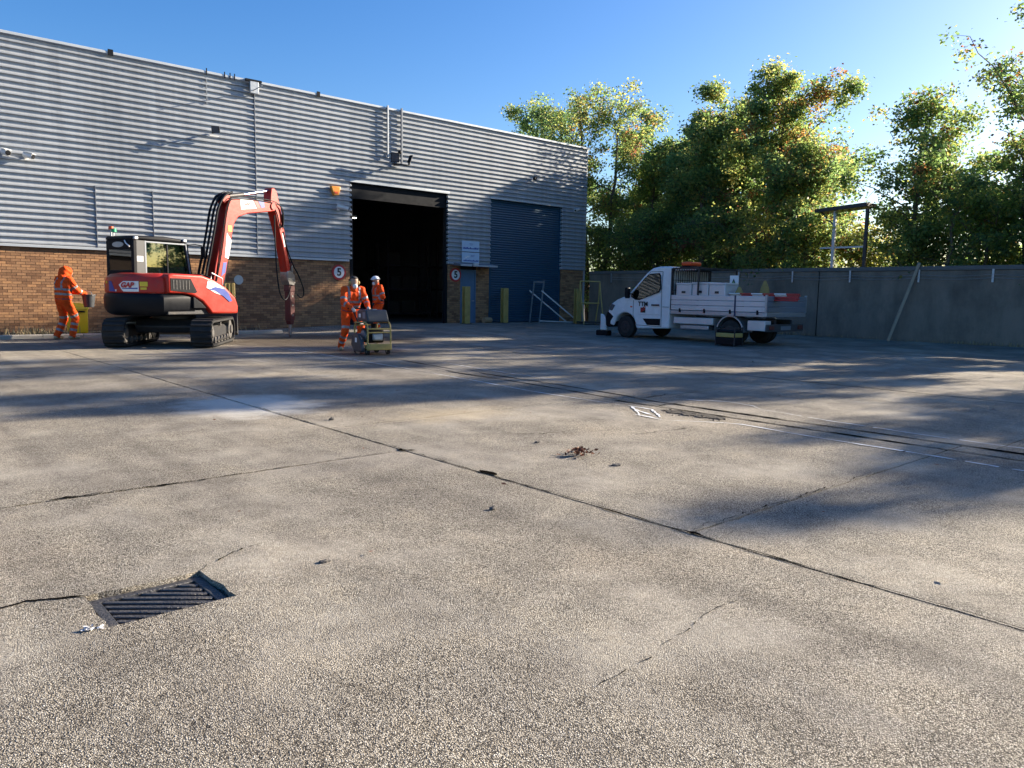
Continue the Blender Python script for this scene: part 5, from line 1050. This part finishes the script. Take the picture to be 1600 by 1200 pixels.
def shell(t, name, m, c, d, rx, ry, rz, cut, n=22, mm=12, off=(0,0,0), parent=None):
    d = Vector((d[0],d[1],0)).normalized(); sd_ = Vector((-d.y,d.x,0)); b = MB(); V = []; F = []
    for j in range(mm+1):
        th = math.pi*j/mm
        for i in range(n):
            ph = 2*math.pi*i/n; p = (rx*math.sin(th)*math.cos(ph), ry*math.sin(th)*math.sin(ph), rz*math.cos(th)); V.append((p, Vector(c)+d*(p[0]+off[0])+sd_*p[1]+Vector((0,0,p[2]+off[2]))))
    for j in range(mm):
        for i in range(n):
            f = (j*n+i, j*n+(i+1)%n, (j+1)*n+(i+1)%n, (j+1)*n+i)
            if all(cut(V[k][0]) for k in f): F.append(f)
    b.add([v[1] for v in V],F); o = b.build(name,M[m],parent or t,smooth=60); sol = o.modifiers.new('s','SOLIDIFY'); sol.thickness = .006; return o
def eyes(t, hd, hdir):
    d = hdir.copy(); d.z = 0; d.normalize(); sd_ = Vector((-d.y,d.x,0))
    for y in (-1,1): MB().sphere(tuple(hd+hdir*.078+sd_*.032*y+Vector((0,0,.008))),.011,n=8,m=6).build('eye',M['hair'],t,smooth=60)

# hooded worker, seen from behind, carrying a bucket
W1 = person('worker in a pulled-up orange hood, seen from behind, holding a black bucket', (4.36,21.85,0), R(22), 1.06, (0,0,.93), R(4), (-.10,.14,0), (.12,-.10,0), (.40,.02,1.10), (.44,-.14,1.08), (.9,-.1,-.25), hood=True, gloves='redd', rgrip=(0,1,0), lgrip=(0,1,0))
t = thing('bucket', 'black rubber bucket in the hands of the hooded worker', 'bucket', (4.36+.60*math.cos(R(10)),21.85+.60*math.sin(R(10))-.03,.80), R(22))
rr = [[(r_*math.cos(2*math.pi*k/24), r_*math.sin(2*math.pi*k/24), z) for k in range(24)] for r_,z in ((.115,0),(.155,.30),(.17,.30),(.17,.325),(.148,.325),(.11,.03))]
MB().loft(rr).build('body',M['bucket'],t,smooth=35); MB().tube([(0,-.168,.29),(-.04,-.15,.38),(-.05,0,.42),(-.04,.15,.38),(0,.168,.29)],.006).build('handle',M['galv'],t,smooth=60)
# operator bent over the floor saw
W2, hd, hdr, nk, sh = person('dark haired worker in a white dust mask bending over the floor saw', (8.70,15.28,0), R(-96), 1.0, (-.06,0,.90), R(20), (.16,.16,0), (-.20,-.17,0), (.44,.20,.97), (.42,-.18,.95), (.80,-.05,-.55), boots='boot', gloves='gloveg', lgrip=(0,1,0), rgrip=(0,1,0))
shell(W2,'hair','hair',hd+Vector((0,0,.034)),hdr,.116,.108,.112,lambda p: p[2] > -.01-.02*(p[0] < 0)*3 and (p[0] < .045 or p[2] > .045),off=(-.022,0,0))
shell(W2,'dust_mask','mask',hd+hdr*.055-Vector((0,0,.045)),hdr,.06,.058,.058,lambda p: p[0] > -.005); eyes(W2,hd,hdr)
d = Vector((hdr.x,hdr.y,0)).normalized(); sd_ = Vector((-d.y,d.x,0))
for y in (-1,1): MB().sphere(tuple(hd+sd_*.10*y),.03,.03,.042).build('ear_defender',M['yellow'],W2,smooth=60)
# helmeted worker behind
W3, hd, hdr, nk, sh = person('worker in a white hard hat standing in front of the dark open bay', (12.0,19.5,gz(12,19.5)), R(170), 1.0, (0,0,.94), R(3), (.02,.12,0), (-.05,-.12,0), (.16,.18,.98), (.02,.32,1.02), (.9,.1,-.32), boots='bootb', gloves='glove', lgrip=(1,0,0))
eyes(W3,hd,hdr); hl = shell(W3,'hard_hat','helmet',hd+Vector((0,0,.045)),hdr,.128,.112,.105,lambda p: p[2] > -.012)
shell(W3,'peak','helmet',hd+Vector((0,0,.04)),hdr,.175,.10,.02,lambda p: p[0] > .06); shell(W3,'side_mark','navy',hd+Vector((0,0,.045)),hdr,.131,.1145,.107,lambda p: abs(p[2]-.03) < .03 and -.10 < p[0] < -.02,off=(0,0,0)); shell(W3,'dust_mask','mask',hd+hdr*.055-Vector((0,0,.055)),hdr,.058,.056,.055,lambda p: p[0] > -.005)
# ------------------------------------------------------------------ floor saw
SW = thing('floor_saw', 'yellow framed walk-behind floor saw with dark tank and engine', 'floor saw', (8.63,14.46,0), R(-96)); SW.scale = (.93,.9,.96)
def sw(mb,name,m,parent=None,**k): return mb.build(name,M[m],parent or SW,**k)
# local: +x towards the front (away from the operator), y to his left
tank = sw(MB().prism([(-.02,.72),(-.02,.93),(.06,.97),(.46,.97),(.56,.76),(.56,.70)],'y',-.27,.27),'water_tank','bucket',bevel=.03,seg=3); sw(MB().box(.14,.26,-.10,.10,.962,.978),'filler_recess','black',tank); sw(MB().cyl((.36,.0,.955),(.36,.0,.985),.05,n=18),'filler_cap','galv',tank,smooth=40); sw(MB().box(.1,.2,-.2762,-.2715,.80,.88),'label','vinyl',tank); sw(MB().box(.30,.44,-.275,-.2715,.78,.92),'label_panel','darkflash',tank)
for y in (-.29,.29):
    sw(MB().tube([(-.10,y,.10),(-.10,y,.62),(-.06,y,.68),(.50,y,.70),(.58,y,.64),(.60,y,.55),(.60,y,.10)],.019),'frame_tube','yellow',smooth=60)
sw(MB().cyl((-.10,-.29,.62),(-.10,.29,.62),.017),'cross_tube','yellow',smooth=60); sw(MB().cyl((.6,-.29,.56),(.6,.29,.56),.017),'cross_tube','yellow',smooth=60); sw(MB().cyl((.6,-.29,.48),(.6,.29,.48),.017),'cross_tube','yellow',smooth=60)
sw(MB().box(-.16,.60,-.31,.31,.12,.18),'base_plate','yellow',bevel=.02); sw(MB().box(.60,.66,-.30,.30,.10,.24),'front_plate','yellow',bevel=.015)
en = sw(MB().box(.04,.46,-.2,.2,.245,.56),'engine','black',bevel=.04); sw(MB().cyl((.25,-.20,.40),(.25,-.25,.40),.12,n=20),'recoil_cover','darkflash',en,smooth=40); sw(MB().box(.46,.58,-.12,.12,.30,.46),'silencer','galv',en,bevel=.03); sw(MB().cyl((.1,.1,.56),(.1,.1,.66),.06),'air_filter','black',en,smooth=40)
gp = [(.12,.06),(-.04,.20),(.02,.40),(.14,.46),(.34,.44),(.50,.30),(.56,.12),(.54,.06)]
bgd = sw(MB().prism(gp,'y',-.42,-.33),'blade_guard','bucket',bevel=.02); sw(MB().box(.2,.3,-.4235,-.4205,.26,.36),'label','vinyl',bgd); sw(MB().cyl((.28,-.385,.22),(.28,-.365,.22),.215,n=40),'blade','steel',smooth=40)
for x, r_ in ((-.08,.10),(.52,.07)):
    for y in (-.26,.26):
        w = sw(MB().cyl((x,y-.03,r_),(x,y+.03,r_),r_,n=22),'wheel','rubber',smooth=40); sw(MB().cyl((x,y-.034,r_),(x,y+.034,r_),r_*.45,n=14),'hub','galv',w,smooth=40)
for y in (-.19,.19): sw(MB().tube([(-.10,y,.62),(-.16,y,.70),(-.42,y,.965),(-.50,y,.985)],.015),'handlebar','black',smooth=60)
sw(MB().cyl((-.46,-.30,.98),(-.46,.30,.98),.016),'hand_grip','black',smooth=60); sw(MB().sphere((-.13,-.19,.66),.045),'lever_knob','black',smooth=60)
# ------------------------------------------------------------------ trees
GREENS = 1.75*np.array([(.050,.085,.020),(.065,.105,.026),(.040,.070,.022),(.085,.115,.025)]); YEL = 1.2*np.array([(.19,.19,.035),(.23,.205,.045),(.15,.17,.035)]); RUST = np.array([(.20,.085,.022),(.25,.12,.03),(.15,.06,.025)])
def leaves(pts, cols, size, name):
    n = len(pts); d = RNG.normal(size=(n,3)); d[:,2] = d[:,2]*.6-.35; d /= np.linalg.norm(d,axis=1)[:,None]; r = RNG.normal(size=(n,3)); s = np.cross(d,r); s /= np.linalg.norm(s,axis=1)[:,None]; nn = np.cross(d,s)
    L_ = (size*RNG.uniform(.65,1.35,n))[:,None]; W_ = L_*RNG.uniform(.5,.72,n)[:,None]
    v = np.empty((n,4,3)); v[:,0] = pts; v[:,1] = pts+d*L_*.5+s*W_*.5+nn*L_*.10; v[:,2] = pts+d*L_; v[:,3] = pts+d*L_*.5-s*W_*.5+nn*L_*.10
    me = bpy.data.meshes.new(name); me.vertices.add(4*n); me.vertices.foreach_set('co',v.ravel()); base = (np.arange(n)*4)[:,None]
    tri = np.concatenate([base+np.array([[0,1,2]]), base+np.array([[0,2,3]])],1).reshape(-1,3)
    me.loops.add(6*n); me.loops.foreach_set('vertex_index',tri.ravel()); me.polygons.add(2*n); me.polygons.foreach_set('loop_start',np.arange(2*n)*3); me.polygons.foreach_set('loop_total',np.full(2*n,3))
    me.materials.append(M['leaf']); me.update(calc_edges=True)
    at = me.attributes.new('leafcol','FLOAT_COLOR','POINT'); c = np.ones((n,4,4)); c[:,:,:3] = cols[:,None,:]; at.data.foreach_set('color',c.ravel())
    return me
def tree(label, x, y, top, rad, base=2.0, n=9000, autumn_and_sun=.25, rust=.1, open_=.0, lean=(0,0), size=.125, trunks=1, seed=None, group='trees beyond the yard wall', shape=.55, cat='tree', name='tree'):
    rs = np.random.default_rng(seed if seed is not None else int(x*7+y*131)%9973)
    t = thing(name, label, cat, (x,y,-.32), 0, group); wood = MB(); cl = []      # clump centres
    H_ = top+.32; b0 = base+.32; rad *= 1.22
    for k in range(trunks):
        a = rs.uniform(0,6.28); off = Vector((math.cos(a),math.sin(a),0))*(.0 if trunks == 1 else .28); sp = Vector((math.cos(a),math.sin(a),0))*(.12 if trunks == 1 else .16*rad)
        pts = []; hk = H_*(1 if k == 0 else rs.uniform(.78,.97)); m = 9
        for i in range(m+1):
            f = i/m; pts.append(off+Vector((lean[0]*f*f+sp.x*f*2+rs.normal(0,.05)*f*2, lean[1]*f*f+sp.y*f*2+rs.normal(0,.05)*f*2, hk*f*.97)))
        r0 = .05+.014*H_/max(1,trunks**.5); wood.tube(pts,[r0*(1-f/m)**.8+.012 for f in range(m+1)],7)
        nl = int((28 if trunks == 1 else 17)*(1 if H_ > 6 else .7)*(1-.25*open_))
        for j in range(nl):
            f = b0/H_+(1-b0/H_)*((j+rs.uniform(0,1))/nl)**.9; f = min(f,.985); i = int(f*m); p = pts[i].lerp(pts[min(m,i+1)],f*m-i)
            u = (f-b0/H_)/(1-b0/H_); env = rad*(.42+.58*math.sin(math.pi*min(1,u*.82+.16)))*(1-.45*u**5)*rs.uniform(.5,1.2)
            a = rs.uniform(0,6.283); el = rs.uniform(.15,.75)+.35*u; d = Vector((math.cos(a)*math.cos(el),math.sin(a)*math.cos(el),math.sin(el))); ln = env/max(.45,math.cos(el))
            q = []; 
            for s in range(6): g_ = s/5; q.append(p+d*ln*g_+Vector((rs.normal(0,.06),rs.normal(0,.06),-.10*ln*g_*g_+rs.normal(0,.05)))*min(1,g_*2))
            if q[-1].z > H_: q[-1].z = H_-rs.uniform(0,.3)
            wood.tube(q,[max(.009,r0*.36*(1-f*.5)*(1-.85*s/5)) for s in range(6)],5)
            for s in range(int(5+ln*4)):
                g_ = rs.uniform(.28,1.04); i2 = min(4,int(g_*5)); c0 = q[i2].lerp(q[i2+1],min(1,g_*5-i2)); w = Vector((rs.normal(),rs.normal(),rs.normal()*.8+.15)).normalized()*rs.uniform(.1,.62)
                c1 = c0+w; 
                if rs.random() < .6: wood.tube([c0,c0.lerp(c1,.5)+Vector((0,0,.03)),c1],[.009,.007,.004],3)
                cl.append((c1,u,g_))
        cl.append((pts[-1],1.,1.))
    k = len(cl); per = rs.dirichlet(np.ones(k)*2.2)*n*2.9; P = []; Cc = []
    for (c,u,g_),q in zip(cl,per):
        q = max(4,int(q)); sg = rs.uniform(.12,.27); pt = np.array(c)+rs.normal(size=(q,3))*sg*np.array([1,1,.72]); P.append(pt)
        pa = autumn_and_sun*(.35+.9*u); z = rs.random(); base_c = GREENS[rs.integers(4)]
        if z < pa*rust*2.2: base_c = RUST[rs.integers(3)]
        elif z < pa: base_c = YEL[rs.integers(3)]
        cc = np.tile(base_c,(q,1))*rs.uniform(.7,1.35,(q,1)); mx = rs.random(q) < .18; cc[mx] = GREENS[rs.integers(4)]*rs.uniform(.8,1.4); my = rs.random(q) < autumn_and_sun*.25; cc[my] = YEL[rs.integers(3)]*rs.uniform(.7,1.2)
        cc = cc*.86+cc.mean(1,keepdims=True)*.14; Cc.append(np.clip(cc,0,1))
    P = np.concatenate(P); Cc = np.concatenate(Cc); ok = P[:,2] > .5
    wood.build('trunk',M['bark'],t,smooth=50); link('crown',leaves(P[ok],Cc[ok],size,'crown'),t)
    return t
# seen in the frame, from the warehouse corner to the right edge
tree('dark evergreen-looking tree crown rising above the warehouse roof corner',29.4,31.0,11.3,2.0,3.5,9000,.12,.0,seed=1)
tree('tall bare-stemmed tree with yellowing top right beside the warehouse corner',28.5,26.2,11.3,2.2,5.2,6500,.45,.1,open_=.5,trunks=3,seed=2)
tree('leafy green tree just right of the bare-stemmed tree',30.7,24.7,10.4,2.0,2.2,9500,.15,.05,trunks=2,seed=3)
tree('dark green tree filling the gap between the pale leafy tree and the rounded yellow-green one',29.5,22.4,8.7,1.5,2.2,8000,.15,.03,trunks=2,seed=13)
tree('yellow-green tree with a rounded top behind the truck cab',28.5,20.1,9.8,1.75,2.2,15500,.35,.08,trunks=2,seed=4)
tree('tallest tree with a rust coloured pointed top above the truck bed',28.5,17.4,10.15,2.0,2.2,12500,.4,.14,trunks=2,seed=5)
tree('low green tree with a drooping right side left of the sky gap',28.4,15.1,6.6,1.7,2.0,4800,.3,.15,seed=6)
tree('spreading tree with dark crooked limbs right of the sky gap',28.5,11.5,8.1,1.7,2.2,7000,.25,.1,open_=.3,trunks=3,seed=7)
tree('tall tree cut by the right edge of the picture',29.2,7.4,10.9,2.0,3.4,4200,.25,.1,open_=.2,trunks=2,seed=8)
for i,(x,y,h,r_,lab,sd_) in enumerate(((28.0,24.4,4.6,1.6,'dense low bush behind the wall at the warehouse corner',21),(28.1,21.3,4.6,1.6,'dense low bush behind the wall above the truck bonnet',22),(28.0,18.6,4.8,1.7,'dense low bush behind the wall above the truck headboard',23),(28.1,16.2,4.3,1.6,'yellow-green bush with sunlight put into its leaf colour, over the wall above the truck tail',24),(29.8,13.0,4.0,1.5,'yellow-green bush seen through the steel canopy frame',25),(28.2,9.6,4.9,1.9,'dark bush over the wall right of the steel canopy',26),(28.2,6.9,4.8,1.9,'dark bush over the wall at the right edge',27))):
    tree(lab,x,y,h,r_,.7,4300,.85 if i in (3,4) else .2,.05,trunks=3,seed=sd_,group='bushes behind the yard wall',cat='bush',name='bush',shape=.8)  # raised yellow share paints sunlight shining through the bush leaves
# second row deeper behind; one hidden tree is added to shade the brick
for i,(x,y,h,lab) in enumerate(((33,27.5,8.2,'background tree seen between the stems by the warehouse corner'),(33.5,22.5,8.0,'background tree filling the gap behind the leafy green tree'),(33,18.6,8.0,'background tree behind the tallest tree'),(33.2,9.5,6.4,'background tree behind the crooked limbed tree'),(31.2,19.4,9.4,'background tree added to shade the brick, hidden behind the rounded yellow-green tree above the truck cab'),(31.5,24.8,8.0,'background tree right behind the bare-stemmed tree'),(31.5,6.8,6.8,'background tree behind the tree at the right edge'))):
    tree(lab,x,y,h,2.4,1.5,6500,.2,.1,size=.16,seed=40+i,group='background trees',trunks=2)
# the row goes on along the wall to the right of the picture: its shade falls across the yard
SIDE = ['first','second','third','fourth','fifth','sixth','seventh']
for i,(x,y,h,r_,nn) in enumerate(((28.6,5.3,6.6,1.4,2600),(28.6,2.4,10.2,1.9,13000),(28.6,-.9,6.9,1.2,2600),(28.6,-3.5,8.2,1.6,9500),(28.8,-6.6,7.2,1.5,2600),(28.8,-9.6,8.0,1.8,6500),(28.8,-13,7.6,1.8,6500))):
    tree('%s tree along the yard wall beyond the right edge of the picture' % SIDE[i],x,y,h,r_,2.0,nn,.2,.1,trunks=2,seed=60+i,group='trees along the wall beyond the right edge')
# steel canopy frame over the wall
t = thing('steel_canopy', 'dark flat steel canopy on a post showing above the yard wall', 'canopy', (27.35,13.25,-.36))
MB().prism([(-.95,4.90),(.95,4.80),(.95,4.93),(-.95,5.04)],'x',-.2,.6).build('roof',M['darksteel'],t,bevel=.01)
for y in (.25,-.9): MB().box(-.05,.05,y-.05,y+.05,0,4.84).build('post',M['galv'] if y > 0 else M['darksteel'],t)
MB().box(-.03,.03,-.849,.75,3.50,3.56).build('rail',M['galv'],t); MB().bar((0,.25,4.3),(0,.75,4.8),.05,.05).build('brace',M['darksteel'],t)
